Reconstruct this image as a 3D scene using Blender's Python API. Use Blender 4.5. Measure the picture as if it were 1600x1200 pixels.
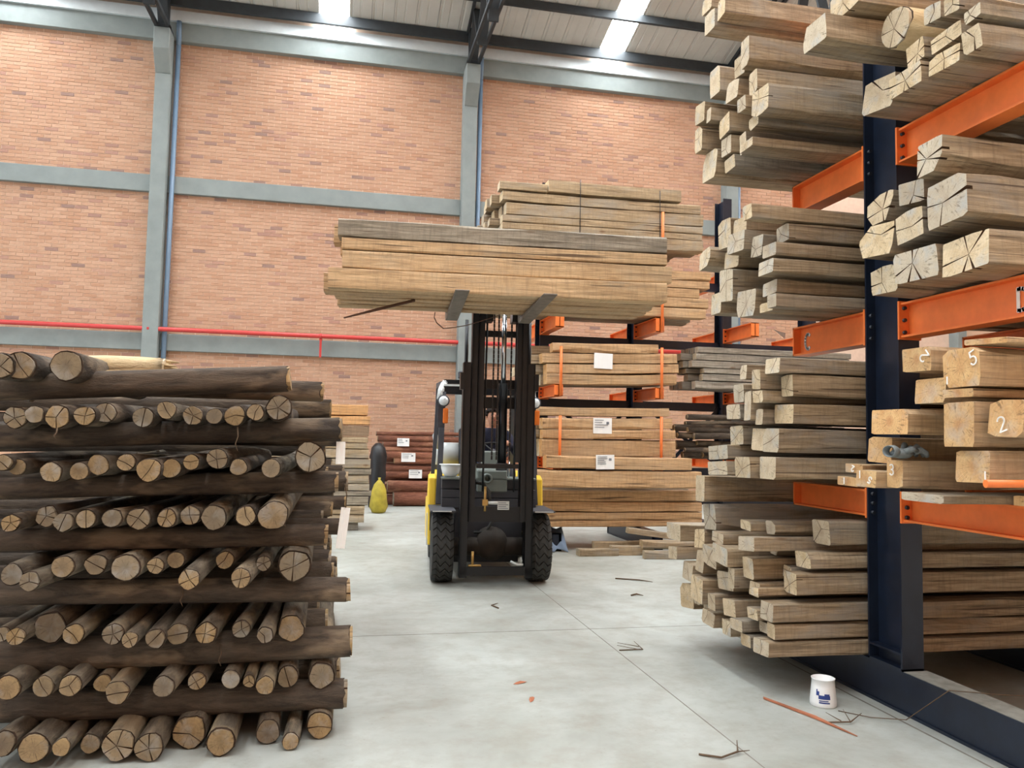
import bpy, bmesh, math, random
from mathutils import Vector, Matrix, Euler
for o in list(bpy.data.objects): bpy.data.objects.remove(o)
SC = bpy.context.scene
COL = SC.collection
PI = math.pi

# ------------------------------------------------------------------ camera
F_PX, YAW, PITCH, ROLL, CAM_H = 1235.69, 11.914, 3.8265, 1.154, 1.42
def _cam():
    y, p, r = (math.radians(v) for v in (YAW, PITCH, ROLL))
    fwd = Vector((math.sin(y)*math.cos(p), math.cos(y)*math.cos(p), math.sin(p)))
    r0 = Vector((math.cos(y), -math.sin(y), 0)); u0 = r0.cross(fwd)
    right = r0*math.cos(r) + u0*math.sin(r); up = -r0*math.sin(r) + u0*math.cos(r)
    cd = bpy.data.cameras.new('camera'); cam = bpy.data.objects.new('camera', cd); COL.objects.link(cam)
    m = Matrix((right, up, -fwd)).transposed().to_4x4(); m.translation = (0, 0, CAM_H)
    cam.matrix_world = m
    cd.sensor_fit = 'HORIZONTAL'; cd.sensor_width = 36.0; cd.lens = F_PX/1600*36.0; cd.clip_end = 300
    SC.camera = cam
_cam()

# ------------------------------------------------------------------ light
W = bpy.data.worlds.new('World'); SC.world = W; W.use_nodes = True
_bg = W.node_tree.nodes['Background']
_bg.inputs[0].default_value = (0.86, 0.93, 1.0, 1)
_bg.inputs[1].default_value = 2.0
SKYLIGHT_STRENGTH = 48.0
SC.view_settings.view_transform = 'Standard'
SC.view_settings.look = 'None'
SC.view_settings.exposure = 0.0
SC.view_settings.gamma = 1.0
SC.view_settings.use_curve_mapping = False

# ------------------------------------------------------------------ helpers
def lin(r, g, b):
    f = lambda c: c/12.92 if c <= .04045 else ((c+.055)/1.055)**2.4
    return (f(r/255), f(g/255), f(b/255), 1)

def tag(o, label=None, cat=None, group=None, kind=None):
    if label: o['label'] = label
    if cat: o['category'] = cat
    if group: o['group'] = group
    if kind: o['kind'] = kind
    return o

def empty(name, loc=(0, 0, 0), rz=0.0):
    o = bpy.data.objects.new(name, None); COL.objects.link(o)
    o.location = loc; o.rotation_euler = (0, 0, rz); o.empty_display_size = .1
    return o

class MB:
    """collects shapes, builds ONE mesh object"""
    def __init__(s): s.v = []; s.f = []; s.m = []; s.sm = []
    def face(s, idx, m=0, sm=False): s.f.append(tuple(idx)); s.m.append(m); s.sm.append(sm)
    def add(s, vs): 
        n = len(s.v); s.v.extend([tuple(v) for v in vs]); return n
    def box(s, x0, x1, y0, y1, z0, z1, m=0, M=None):
        vs = [Vector((x, y, z)) for x in (x0, x1) for y in (y0, y1) for z in (z0, z1)]
        if M is not None: vs = [M @ v for v in vs]
        n = s.add(vs)
        for q in ((0,1,3,2),(4,6,7,5),(0,4,5,1),(2,3,7,6),(0,2,6,4),(1,5,7,3)): s.face([n+i for i in q], m)
        return s
    def bar(s, p, q, w, h, m=0, up=(0,0,1)):
        p, q = Vector(p), Vector(q); d = (q-p); L = d.length; d.normalize()
        upv = Vector(up)
        if abs(d.dot(upv)) > .98: upv = Vector((0, 1, 0))
        sx = d.cross(upv).normalized(); sz = sx.cross(d)
        M = Matrix((sx, d, sz)).transposed().to_4x4(); M.translation = p
        return s.box(-w/2, w/2, 0, L, -h/2, h/2, m, M)
    def tube(s, pts, r, n=8, m=0, cap=True, sm=True):
        pts = [Vector(p) for p in pts]; rs = r if isinstance(r, (list, tuple)) else [r]*len(pts)
        ref = None; rings = []
        for i, p in enumerate(pts):
            d = (pts[min(i+1, len(pts)-1)]-pts[max(i-1, 0)]).normalized()
            if ref is None:
                ref = Vector((0, 0, 1)) if abs(d.z) < .9 else Vector((1, 0, 0))
            a = (ref - d*ref.dot(d)).normalized(); b = d.cross(a); ref = a
            rings.append(s.add([p + (a*math.cos(t)+b*math.sin(t))*rs[i] for t in [2*PI*k/n for k in range(n)]]))
        for i in range(len(rings)-1):
            for k in range(n):
                k2 = (k+1) % n
                s.face((rings[i]+k, rings[i]+k2, rings[i+1]+k2, rings[i+1]+k), m, sm)
        if cap:
            s.face([rings[0]+k for k in range(n)][::-1], m); s.face([rings[-1]+k for k in range(n)], m)
        return s
    def cyl(s, p, q, r, n=16, m=0, r2=None): return s.tube([p, q], [r, r if r2 is None else r2], n, m)
    def lathe(s, prof, n=20, m=0, M=None, closed=False):
        """prof: (r, h) list around local Z"""
        rings = []
        for r, h in prof:
            vs = [Vector((r*math.cos(2*PI*k/n), r*math.sin(2*PI*k/n), h)) for k in range(n)]
            if M is not None: vs = [M @ v for v in vs]
            rings.append(s.add(vs))
        for i in range(len(rings)-1):
            for k in range(n):
                k2 = (k+1) % n
                s.face((rings[i]+k, rings[i]+k2, rings[i+1]+k2, rings[i+1]+k), m, True)
        if not closed:
            s.face([rings[0]+k for k in range(n)][::-1], m); s.face([rings[-1]+k for k in range(n)], m)
        return s
    def prism(s, poly, a, b, axis='x', m=0, M=None):
        def P(u, v, w):
            return {'x': Vector((w, u, v)), 'y': Vector((u, w, v)), 'z': Vector((u, v, w))}[axis]
        n = len(poly); vs = [P(u, v, a) for u, v in poly]+[P(u, v, b) for u, v in poly]
        if M is not None: vs = [M @ v for v in vs]
        k = s.add(vs)
        s.face([k+i for i in range(n)][::-1], m); s.face([k+n+i for i in range(n)], m)
        for i in range(n):
            j = (i+1) % n; s.face((k+i, k+j, k+n+j, k+n+i), m)
        return s
    def ball(s, c, r, n=12, m=0, sc=(1, 1, 1)):
        prof = [(max(1e-4, math.sin(PI*i/8))*r, -math.cos(PI*i/8)*r) for i in range(9)]
        M = Matrix.Translation(c) @ Matrix.Diagonal((*sc, 1))
        return s.lathe(prof, n, m, M)
    def mesh(s, name, mats):
        me = bpy.data.meshes.new(name); me.from_pydata(s.v, [], s.f)
        for mt in mats: me.materials.append(mt)
        me.polygons.foreach_set('material_index', s.m); me.polygons.foreach_set('use_smooth', s.sm)
        bm = bmesh.new(); bm.from_mesh(me); bmesh.ops.recalc_face_normals(bm, faces=bm.faces); bm.to_mesh(me); bm.free()
        return me
    def build(s, name, mats, parent=None):
        if not isinstance(mats, (list, tuple)): mats = [mats]
        o = bpy.data.objects.new(name, s.mesh(name, mats)); COL.objects.link(o)
        if parent is not None: o.parent = parent
        return o

def inst(name, me, loc=(0, 0, 0), rot=(0, 0, 0), parent=None, scale=None):
    o = bpy.data.objects.new(name, me); COL.objects.link(o); o.location = loc; o.rotation_euler = rot
    if scale: o.scale = scale
    if parent is not None: o.parent = parent
    return o

def bevel(o, w=.004, seg=1):
    md = o.modifiers.new('bevel', 'BEVEL'); md.width = w; md.segments = seg; md.limit_method = 'ANGLE'
    return o

ORD = ['first','second','third','fourth','fifth','sixth','seventh','eighth','ninth','tenth','eleventh','twelfth','thirteenth','fourteenth','fifteenth','sixteenth']

# ------------------------------------------------------------------ materials
class NT:
    def __init__(s, name, rough=.7, metal=0.0):
        s.mat = bpy.data.materials.new(name); s.mat.use_nodes = True; s.t = s.mat.node_tree; s.n = s.t.nodes
        s.b = s.n['Principled BSDF']; s.b.inputs['Roughness'].default_value = rough; s.b.inputs['Metallic'].default_value = metal
    def new(s, typ, **kw):
        nd = s.n.new(typ)
        for k, v in kw.items(): setattr(nd, k, v)
        return nd
    def link(s, a, b): s.t.links.new(a, b)
    def coord(s, out='Object', scale=(1, 1, 1), rnd=False, rot=(0, 0, 0)):
        tc = s.new('ShaderNodeTexCoord'); mp = s.new('ShaderNodeMapping'); mp.inputs['Scale'].default_value = scale; mp.inputs['Rotation'].default_value = rot
        s.link(tc.outputs[out], mp.inputs['Vector'])
        if rnd:
            oi = s.new('ShaderNodeObjectInfo'); mu = s.new('ShaderNodeMath', operation='MULTIPLY'); mu.inputs[1].default_value = 57.0
            s.link(oi.outputs['Random'], mu.inputs[0]); s.link(mu.outputs[0], mp.inputs['Location'])
        return mp.outputs[0]
    def noise(s, vec, scale, detail=4, rough=.6, dist=0):
        nd = s.new('ShaderNodeTexNoise'); nd.inputs['Scale'].default_value = scale; nd.inputs['Detail'].default_value = detail
        nd.inputs['Roughness'].default_value = rough; nd.inputs['Distortion'].default_value = dist
        if vec is not None: s.link(vec, nd.inputs['Vector'])
        return nd.outputs['Fac']
    def ramp(s, fac, stops):
        nd = s.new('ShaderNodeValToRGB'); el = nd.color_ramp.elements
        while len(el) < len(stops): el.new(.5)
        for e, (p, c) in zip(el, stops): e.position = p; e.color = c if len(c) == 4 else (*c, 1)
        s.link(fac, nd.inputs[0]); return nd.outputs[0]
    def mix(s, fac, a, b, mode='MIX'):
        nd = s.new('ShaderNodeMix', data_type='RGBA', blend_type=mode)
        for sock, v in ((nd.inputs[0], fac), (nd.inputs[6], a), (nd.inputs[7], b)):
            if isinstance(v, (int, float)): sock.default_value = v
            elif isinstance(v, tuple): sock.default_value = v
            else: s.link(v, sock)
        return nd.outputs[2]
    def bump(s, h, strength=.3, dist=.01):
        nd = s.new('ShaderNodeBump'); nd.inputs['Strength'].default_value = strength; nd.inputs['Distance'].default_value = dist
        s.link(h, nd.inputs['Height']); s.link(nd.outputs[0], s.b.inputs['Normal'])
    def color(s, c):
        if isinstance(c, tuple): s.b.inputs['Base Color'].default_value = c
        else: s.link(c, s.b.inputs['Base Color'])
        return s.mat

def plain(name, rgb, rough=.6, metal=0.0, var=.25, scale=6.0):
    t = NT(name, rough, metal); c = lin(*rgb)
    f = t.noise(t.coord(), scale, 5)
    d = tuple(max(0, v*(1-var)) for v in c[:3])+(1,); l = tuple(min(1, v*(1+var)) for v in c[:3])+(1,)
    return t.color(t.ramp(f, [(.3, d), (.7, l)]))

def m_timber(name, a, b, grey, dirt=.55):
    """sawn timber side: grain along local X, tinted by object colour"""
    t = NT(name, .8)
    g = t.noise(t.coord('Object', (1.0, 20, 20), True), 2.0, 8, .7, .8)
    base = t.ramp(g, [(.28, lin(*[v*.72 for v in a])), (.45, lin(*a)), (.68, lin(*b))])
    fg = t.noise(t.coord('Object', (3.0, 90, 90), True), 1.6, 6, .7, .3)             # fine fibres
    base = t.mix(.45, base, t.ramp(fg, [(.32, (.5, .5, .5)), (.62, (1, 1, 1))]), 'MULTIPLY')
    sw = t.noise(t.coord('Object', (14, 1.6, 1.6), True, (0, .75, .75)), 2.6, 6, .72, .8)          # saw strokes across the grain
    base = t.mix(t.ramp(sw, [(.36, (.32, .32, .32)), (.52, (0, 0, 0))]), base, lin(*[v*.66 for v in a]))
    st = t.noise(t.coord('Object', (1.0, 3, 3), True), 1.3, 6, .7, .5)               # grey weathering
    base = t.mix(t.ramp(st, [(.47, (0, 0, 0)), (.62, (dirt,)*3)]), base, lin(*grey))
    dk = t.noise(t.coord('Object', (1.3, 5, 5), True), 1.0, 6, .72, .3)              # dark stains
    base = t.mix(t.ramp(dk, [(.60, (0, 0, 0)), (.74, (.6, .6, .6))]), base, lin(*[v*.45 for v in grey]))
    ck = t.noise(t.coord('Object', (.7, 46, 46), True), 1.3, 3, .5, .4)              # drying checks
    cr = t.ramp(ck, [(.31, (.8, .8, .8)), (.37, (0, 0, 0))])
    base = t.mix(cr, base, lin(66, 48, 34))
    vo = t.new('ShaderNodeTexVoronoi'); vo.inputs['Scale'].default_value = 1.0; t.link(t.coord('Object', (1.6, 4.2, 4.2), True), vo.inputs['Vector'])
    base = t.mix(t.ramp(vo.outputs['Distance'], [(.035, (.75, .75, .75)), (.09, (0, 0, 0))]), base, lin(104, 74, 48))   # knots
    oi = t.new('ShaderNodeObjectInfo'); base = t.mix(1.0, base, oi.outputs['Color'], 'MULTIPLY')
    t.bump(g, .5, .01)
    return t.color(base)

def m_end(name, a, b, heart, blue=0.0, alt=(190, 184, 172), tint=.0):
    """end grain: growth rings about local X axis"""
    t = NT(name, .85)
    tc = t.new('ShaderNodeTexCoord'); sp = t.new('ShaderNodeSeparateXYZ'); t.link(tc.outputs['Object'], sp.inputs[0])
    cb = t.new('ShaderNodeCombineXYZ'); t.link(sp.outputs['Y'], cb.inputs['X']); t.link(sp.outputs['Z'], cb.inputs['Y'])
    ln = t.new('ShaderNodeVectorMath', operation='LENGTH'); t.link(cb.outputs[0], ln.inputs[0])
    nz = t.noise(t.coord('Object', (1, 1, 1), True), 14, 4)
    mad = t.new('ShaderNodeMath', operation='MULTIPLY_ADD'); mad.inputs[1].default_value = .035
    t.link(nz, mad.inputs[0]); t.link(ln.outputs['Value'], mad.inputs[2])
    fr = t.new('ShaderNodeMath', operation='MULTIPLY'); fr.inputs[1].default_value = 420; t.link(mad.outputs[0], fr.inputs[0])
    sn = t.new('ShaderNodeMath', operation='SINE'); t.link(fr.outputs[0], sn.inputs[0])
    base = t.mix(t.ramp(nz, [(.3, (0, 0, 0)), (.7, (1, 1, 1))]), lin(*a), lin(*b))
    ht = t.ramp(mad.outputs[0], [(.028, (.75, .75, .75)), (.05, (0, 0, 0))])
    oi = t.new('ShaderNodeObjectInfo')
    hr = t.new('ShaderNodeMath', operation='MULTIPLY'); t.link(ht, hr.inputs[0]); t.link(oi.outputs['Random'], hr.inputs[1])
    base = t.mix(hr.outputs[0], base, lin(*heart))
    rg = t.ramp(sn.outputs[0], [(0, (.8, .8, .8)), (1, (1, 1, 1))]); base = t.mix(.4, base, rg, 'MULTIPLY')
    base = t.mix(t.ramp(oi.outputs['Random'], [(.2, (0, 0, 0)), (.9, (tint,)*3)]), base, lin(*alt))
    pt = t.noise(t.coord('Object', (1, 1, 1), True), 9, 3)
    base = t.mix(t.ramp(pt, [(.52, (0, 0, 0)), (.7, (blue+.35,)*3)]), base, lin(172, 176, 176))
    base = t.mix(1.0, base, oi.outputs['Color'], 'MULTIPLY')
    an = t.new('ShaderNodeMath', operation='ARCTAN2'); t.link(sp.outputs['Y'], an.inputs[0]); t.link(sp.outputs['Z'], an.inputs[1])
    c2 = t.new('ShaderNodeCombineXYZ'); a2 = t.new('ShaderNodeMath', operation='MULTIPLY'); a2.inputs[1].default_value = 3.2; t.link(an.outputs[0], a2.inputs[0]); t.link(a2.outputs[0], c2.inputs['X'])
    r2 = t.new('ShaderNodeMath', operation='MULTIPLY'); r2.inputs[1].default_value = 9; t.link(ln.outputs['Value'], r2.inputs[0]); t.link(r2.outputs[0], c2.inputs['Y']); t.link(oi.outputs['Random'], c2.inputs['Z'])
    ry = t.noise(c2.outputs[0], 2.2, 5, .7)                                          # medullary rays and fine radial checks
    base = t.mix(t.ramp(ry, [(.34, (.75, .75, .75)), (.44, (0, 0, 0))]), base, lin(*[v*.5 for v in b]))
    t.bump(ry, .35, .01)
    return t.color(base)

def m_bark(name, a, b, pale):
    t = NT(name, .92); v = t.coord('Object', (2.0, 9, 9), True)
    g = t.noise(v, 2.4, 7, .7, .4)
    base = t.ramp(g, [(.3, lin(*a)), (.7, lin(*b))])
    p = t.noise(t.coord('Object', (1.1, 2.6, 2.6), True), 1.7, 4, .6)
    base = t.mix(t.ramp(p, [(.54, (0, 0, 0)), (.62, (.75, .75, .75))]), base, lin(*pale))
    oi = t.new('ShaderNodeObjectInfo'); base = t.mix(1.0, base, oi.outputs['Color'], 'MULTIPLY')
    t.bump(g, 1.0, .02)
    return t.color(base)

M = {}
M['timber'] = m_timber('weathered timber', (152, 132, 104), (198, 178, 148), (150, 144, 134), .7)
M['timber_end'] = m_end('timber end grain', (222, 204, 172), (192, 168, 130), (168, 136, 98), .25, (180, 171, 156), .6)
M['timber_warm'] = m_timber('fresh timber', (188, 156, 117), (224, 194, 154), (180, 164, 140), .4)
M['timber_warm_end'] = m_end('fresh end grain', (216, 178, 126), (196, 150, 98), (182, 128, 80))
M['timber_grey'] = m_timber('grey timber', (132, 122, 106), (182, 172, 156), (104, 98, 90))
M['bark_rim_shadow'] = plain('bark edge with rim shadow', (58, 44, 33), .95)  # dark bark rim; the thin shadow line round log ends is painted in
M['crack'] = plain('split wood', (92, 66, 44), .9)
M['bark'] = m_bark('bark', (44, 37, 31), (94, 82, 69), (130, 114, 94))
M['bark_grey'] = m_bark('grey bark', (66, 58, 49), (130, 119, 102), (150, 134, 108))
M['bark_red'] = m_bark('red bark', (92, 52, 38), (150, 96, 72), (170, 120, 92))
M['bark_pale'] = m_bark('debarked log', (190, 164, 120), (222, 200, 160), (206, 186, 150))
M['log_end'] = m_end('log end grain', (176, 150, 108), (140, 116, 82), (82, 64, 46), .1, (126, 116, 100), .8)
M['concrete'] = plain('painted concrete', (132, 140, 138), .75, 0, .1, 3)
M['steel_dark'] = plain('dark roof steel', (44, 50, 54), .6, .0, .2)
M['flashing'] = plain('white flashing', (206, 214, 216), .5, 0, .06)
M['blue_steel'] = plain('dark blue steel', (22, 31, 47), .34, .1, .25, 9)
M['orange'] = plain('orange paint', (238, 124, 58), .42, .0, .1, 9)
M['dust'] = plain('settled dust', (138, 138, 130), .95, 0, .25, 14)
M['bolt'] = plain('bolt steel', (58, 60, 66), .4, .7)
M['white_paint'] = plain('white paint', (236, 232, 224), .6, 0, .03)
M['paper'] = plain('paper', (240, 240, 238), .8, 0, .02)
M['ink'] = plain('printed ink', (120, 124, 132), .8, 0, .1)
M['red_pipe'] = plain('red pipe paint', (196, 62, 58), .4, 0, .1)
M['rubber'] = plain('tyre rubber', (52, 52, 50), .85, 0, .25, 12)
M['black'] = plain('black mast steel', (17, 19, 23), .36, .2, .3, 9)
M['charcoal'] = plain('charcoal plastic', (62, 64, 70), .6, 0, .1)
M['chrome'] = plain('chrome rod', (210, 212, 216), .18, 1.0, .02)
M['yellow'] = plain('forklift yellow', (238, 200, 62), .4, 0, .06)
M['silver'] = plain('silver paint', (200, 204, 202), .4, .1, .05)
M['greygreen'] = plain('dash grey', (118, 126, 120), .6, 0, .06)
M['amber'] = plain('amber lens', (222, 112, 34), .25, 0, .08)
M['lens'] = plain('lamp lens', (226, 232, 234), .12, 0, .08, 30)
M['fork'] = plain('worn fork steel', (120, 110, 100), .6, .3, .25, 14)
M['brass'] = plain('brass fitting', (176, 142, 84), .35, .7)
M['axle'] = plain('dusty axle casing', (54, 47, 40), .85, 0, .3)
M['navy'] = plain('navy shirt', (30, 32, 52), .9, 0, .12, 20)
M['skin'] = plain('skin', (196, 140, 112), .6, 0, .05)
M['hair'] = plain('dark hair', (38, 26, 22), .8, 0, .3, 60)
M['helmet'] = plain('white plastic', (238, 240, 240), .35, 0, .03)
M['blue_print'] = plain('blue print', (40, 62, 128), .6, 0, .05)
M['bucket_in'] = plain('dry paint inside bucket', (150, 140, 124), .8, 0, .2)
M['yellow_bag'] = plain('yellow sack', (168, 150, 50), .75, 0, .25, 8)
M['black_bag'] = plain('black sack', (28, 28, 30), .45, 0, .3, 12)
M['tarp'] = plain('blue grey tarp', (120, 140, 166), .7, 0, .15)
M['glove'] = plain('grey work glove', (112, 118, 118), .85, 0, .25, 40)
M['twig'] = plain('twig', (92, 74, 56), .9)
M['strip'] = plain('rusty wood strip', (168, 104, 74), .85)
M['strap'] = plain('brown strap', (86, 58, 42), .8)

def m_brick():
    t = NT('brick', .85); ge = t.new('ShaderNodeNewGeometry'); oi = t.new('ShaderNodeObjectInfo')
    ad = t.new('ShaderNodeMath', operation='ADD'); t.link(ge.outputs['Random Per Island'], ad.inputs[0]); t.link(oi.outputs['Random'], ad.inputs[1])
    fr = t.new('ShaderNodeMath', operation='FRACT'); t.link(ad.outputs[0], fr.inputs[0])
    c = t.ramp(fr.outputs[0], [(0, lin(190, 149, 121)), (.35, lin(199, 159, 131)), (.62, lin(183, 139, 110)), (.88, lin(194, 153, 125)), (.95, lin(174, 132, 114)), (.99, lin(148, 118, 106))])
    f = t.noise(t.coord('Object'), 24, 4); c = t.mix(.3, c, t.ramp(f, [(.3, (.6, .6, .6)), (.7, (1, 1, 1))]), 'MULTIPLY')
    big = t.noise(t.coord('Generated'), 5, 3)
    t.bump(f, .15, .004); return t.color(c)
M['brick'] = m_brick()
M['mortar'] = plain('mortar', (214, 188, 168), .9, 0, .08, 8)

def m_floor():
    t = NT('polished concrete floor', .5); v = t.coord('Object')
    a = t.noise(v, .55, 6, .65, .4); b = t.noise(v, 5.0, 6, .7); c = t.noise(v, 40, 3)
    base = t.ramp(a, [(.34, lin(140, 141, 132)), (.5, lin(164, 168, 162)), (.66, lin(180, 186, 181))])
    base = t.mix(t.ramp(b, [(.3, (.5, .5, .5)), (.55, (0, 0, 0))]), base, lin(136, 130, 116))
    base = t.mix(t.ramp(c, [(.24, (.6, .6, .6)), (.32, (0, 0, 0))]), base, lin(120, 110, 96))
    rr = t.ramp(a, [(.3, (.62, .62, .62)), (.7, (.42, .42, .42))]); t.link(rr, t.b.inputs['Roughness'])
    t.bump(b, .06, .01)
    return t.color(base)
M['floor'] = m_floor()
M['joint'] = plain('floor joint', (120, 116, 106), .9)
M['roof'] = plain('roof sheet', (196, 196, 190), .7, 0, .06, 2)
def m_sky():
    t = NT('translucent skylight sheet', .6); t.color((.9, .95, 1, 1))
    t.b.inputs['Emission Color'].default_value = (.93, .97, 1, 1); t.b.inputs['Emission Strength'].default_value = SKYLIGHT_STRENGTH
    return t.mat
M['skylight'] = m_sky()
# ------------------------------------------------------------------ setting
WY = 17.0
COLX = [-10.07, -3.82, 2.48, 8.70, 14.9]
def struct(o): o['kind'] = 'structure'; return o
fl = struct(MB().box(-16, 17, -9, 17.3, -.2, 0).build('floor', M['floor']))
def joint(p, q, w=.006):
    return MB().bar((p[0], p[1], .0002), (q[0], q[1], .0002), w, .0016).build('floor_joint', M['joint'], fl)
joint((1.845, -2), (1.845, 16.9)); joint((-9, 5.76), (13, 5.76)); joint((2.86, 2.0), (2.86, 6.0), .012); joint((-9, 11.8), (13, 11.8)); joint((-3.9, -2), (-3.9, 16.9))

wall = struct(MB().box(-14, 15.2, WY, WY+.25, 0, 10.6).build('wall_back', M['mortar']))
struct(MB().box(15.0, 15.25, -9, WY, 0, 15).build('wall_right', M['brick']))
struct(MB().box(-16, 15, -9.25, -9, 0, 15.9).build('wall_light_block', M['brick']))  # unseen wall added behind the camera so daylight comes from the left
# real bricks: the nearest 300 as single parts, the rest joined
BW, BH, PX, PZ = .238, .061, .25, .0725
brick_me = MB().box(-BW/2, BW/2, -.009, .02, -BH/2, BH/2).mesh('brick', [M['brick']])
rb = random.Random(5); rest = MB(); singles = 0
for z0, z1 in ((0, 3.02), (3.36, 6.23), (6.58, 9.40)):
    n = int((z1-z0)/PZ)
    for r in range(n):
        zc = z0 + (r+.5)*(z1-z0)/n
        x = -13.9 + (r % 2)*PX/2
        while x < 10.4:
            x += PX
            if any(abs(x-c) < .03 for c in COLX): continue
            j = rb.uniform(-.0025, .0025)
            if singles < 300 and -3.4 < x < 2.2 and 3.36 < zc < 4.4:
                inst('brick', brick_me, (x, WY+j, zc), parent=wall); singles += 1
            else:
                rest.box(x-BW/2, x+BW/2, WY-.009+j, WY+.02, zc-BH/2, zc+BH/2)
rest_o = rest.build('brickwork', M['brick'], wall); rest_o['kind'] = 'stuff'

k = 1
for z0, z1 in ((3.01, 3.35), (6.23, 6.58)):
    for a, b in zip(COLX[:-1], COLX[1:]):
        struct(bevel(MB().box(a+.15, b-.15, 16.9, WY+.02, z0, z1).build('trim_%d' % k, M['concrete']), .008)); k += 1
    struct(bevel(MB().box(-14, COLX[0]-.15, 16.9, WY+.02, z0, z1).build('trim_%d' % k, M['concrete']), .008)); k += 1
struct(bevel(MB().box(-14, 15, 16.86, WY+.02, 9.40, 9.79).build('trim_%d' % k, M['concrete']), .008)); k += 1
struct(MB().prism([(16.80, 9.79), (WY+.02, 9.79), (WY+.02, 10.05), (16.86, 10.05)], -14, 15).build('trim_%d' % k, M['flashing'])); k += 1
side = ['far left', 'left', 'middle', 'right', 'far right']
for i, cx in enumerate(COLX):
    c = MB(); c.box(cx-.15, cx+.15, 16.70, WY+.02, 0, 8.62)
    c.prism([(WY+.02, 8.62), (16.70, 8.62), (16.42, 9.02), (16.42, 9.45), (WY+.02, 9.45)], cx-.15, cx+.15)
    struct(bevel(c.build('trim_%d' % k, M['concrete']), .01)); k += 1
    if i in (1, 2, 3):
        p = MB(); p.cyl((cx+.235, 16.87, 0), (cx+.235, 16.87, 9.3), .05, 14)
        p.tube([(cx+.235, 16.87, 9.3), (cx+.235, 16.84, 9.55), (cx+.235, 16.82, 9.8)], .05, 14)
        o = p.build('downpipe', plain('pipe paint %d' % i, (112, 136, 160), .45, 0, .05))
        tag(o, 'blue grey round downpipe beside the %s concrete column of the brick wall' % side[i], 'pipe', 'downpipes on the brick wall')

# roof: sheets that fall towards the wall, translucent strips in mid bay
SL, ZE = .24, 10.22
ceil = struct(empty('ceiling', (0, 0, 0)))
YR = -7.0
def roofz(y): return ZE + SL*(WY-y)
SKY = [(-7.0, -6.38), (-.80, -.18), (5.42, 6.00), (11.7, 12.3)]
def sheet(x0, x1, mat, name, lift=0):
    b = MB(); z = lambda y, d: roofz(y)+d+lift
    # a flat pan with a raised rib at either side
    prof = [(x0+.004, .0), (x0+.03, .0), (x0+.045, .012), (x0+.07, .012), (x0+.085, 0), ((x0+x1)/2-.02, 0), ((x0+x1)/2-.01, .006), ((x0+x1)/2+.01, .006), ((x0+x1)/2+.02, 0), (x1-.004, 0)]
    n = len(prof)
    i0 = b.add([(x, WY+.3, z(WY+.3, d)) for x, d in prof]+[(x, YR, z(YR, d)) for x, d in prof])
    i1 = b.add([(x, WY+.3, z(WY+.3, .05)) for x, d in prof]+[(x, YR, z(YR, .05)) for x, d in prof])
    for q in range(n-1):
        b.face((i0+q, i0+q+1, i0+n+q+1, i0+n+q)); b.face((i1+q, i1+q+1, i1+n+q+1, i1+n+q))
    for e in (0, n-1): b.face((i0+e, i0+n+e, i1+n+e, i1+e))
    b.face((i0, i1, i1+n-1, i0+n-1)); b.face((i0+n, i1+n, i1+2*n-1, i0+2*n-1))
    return b.build(name, mat, ceil)
edges = [-12.0]
segs = []
cur = -12.0
for a, b in SKY+[(15.2, 15.2)]:
    n = max(1, round((a-cur)/.48))
    for q in range(n): segs.append((cur+(a-cur)*q/n, cur+(a-cur)*(q+1)/n, 0))
    if b > a: segs.append((a, b, 1))
    cur = b
for a, b, s in segs:
    sheet(a, b, M['skylight'] if s else M['roof'], 'skylight_strip' if s else 'roof_sheet')
MB().prism([(WY+.3, roofz(WY+.3)+.055), (YR, roofz(YR)+.055), (YR, roofz(YR)+.07), (WY+.3, roofz(WY+.3)+.07)], -12, 15.2).build('roof_deck', M['steel_dark'], ceil)
y = 16.72; first = True
while y > YR:
    z = roofz(y)
    MB().box(-12, 15, y-.04, y+.04, z-(.22 if first else .17), z-.012).build('purlin', M['steel_dark'], ceil)
    y -= 1.12 if first else 1.35; first = False

TR = []
for i, cx in enumerate(COLX[:4]):
    t = empty('roof_truss', (cx, 16.6, 9.45))
    tag(t, 'dark steel lattice truss rising from the %s concrete column' % side[i], 'truss', 'roof trusses')
    def P(y, z): return Vector((0, y-16.6, z-9.45))
    def zb(y): return max(8.7, 9.5 - (16.55-y)*.13)
    for s in (-.11, .11):
        ox = Vector((s, 0, 0))
        MB().bar(P(16.6, 9.5)+ox, P(YR+.3, zb(YR+.3))+ox, .06, .08).build('bottom_chord', M['steel_dark'], t)
        MB().bar(P(16.75, roofz(16.75)-.06)+ox, P(YR+.3, roofz(YR+.3)-.06)+ox, .06, .08).build('top_chord', M['steel_dark'], t)
    yy = 16.6; up = True
    for q in range(16):
        y2 = yy-.62
        a = P(yy, zb(yy)) if up else P(yy, roofz(yy)-.06); b = P(y2, roofz(y2)-.06) if up else P(y2, zb(y2))
        MB().bar(a, b, .2, .05).build('diagonal', M['steel_dark'], t); yy = y2; up = not up
    MB().box(-.14, .14, -.22, .2, 0, .06).build('bearing_plate', M['steel_dark'], t)
    MB().bar(P(16.62, 9.5), P(16.62, roofz(16.62)), .18, .1).build('post', M['steel_dark'], t)

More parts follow.
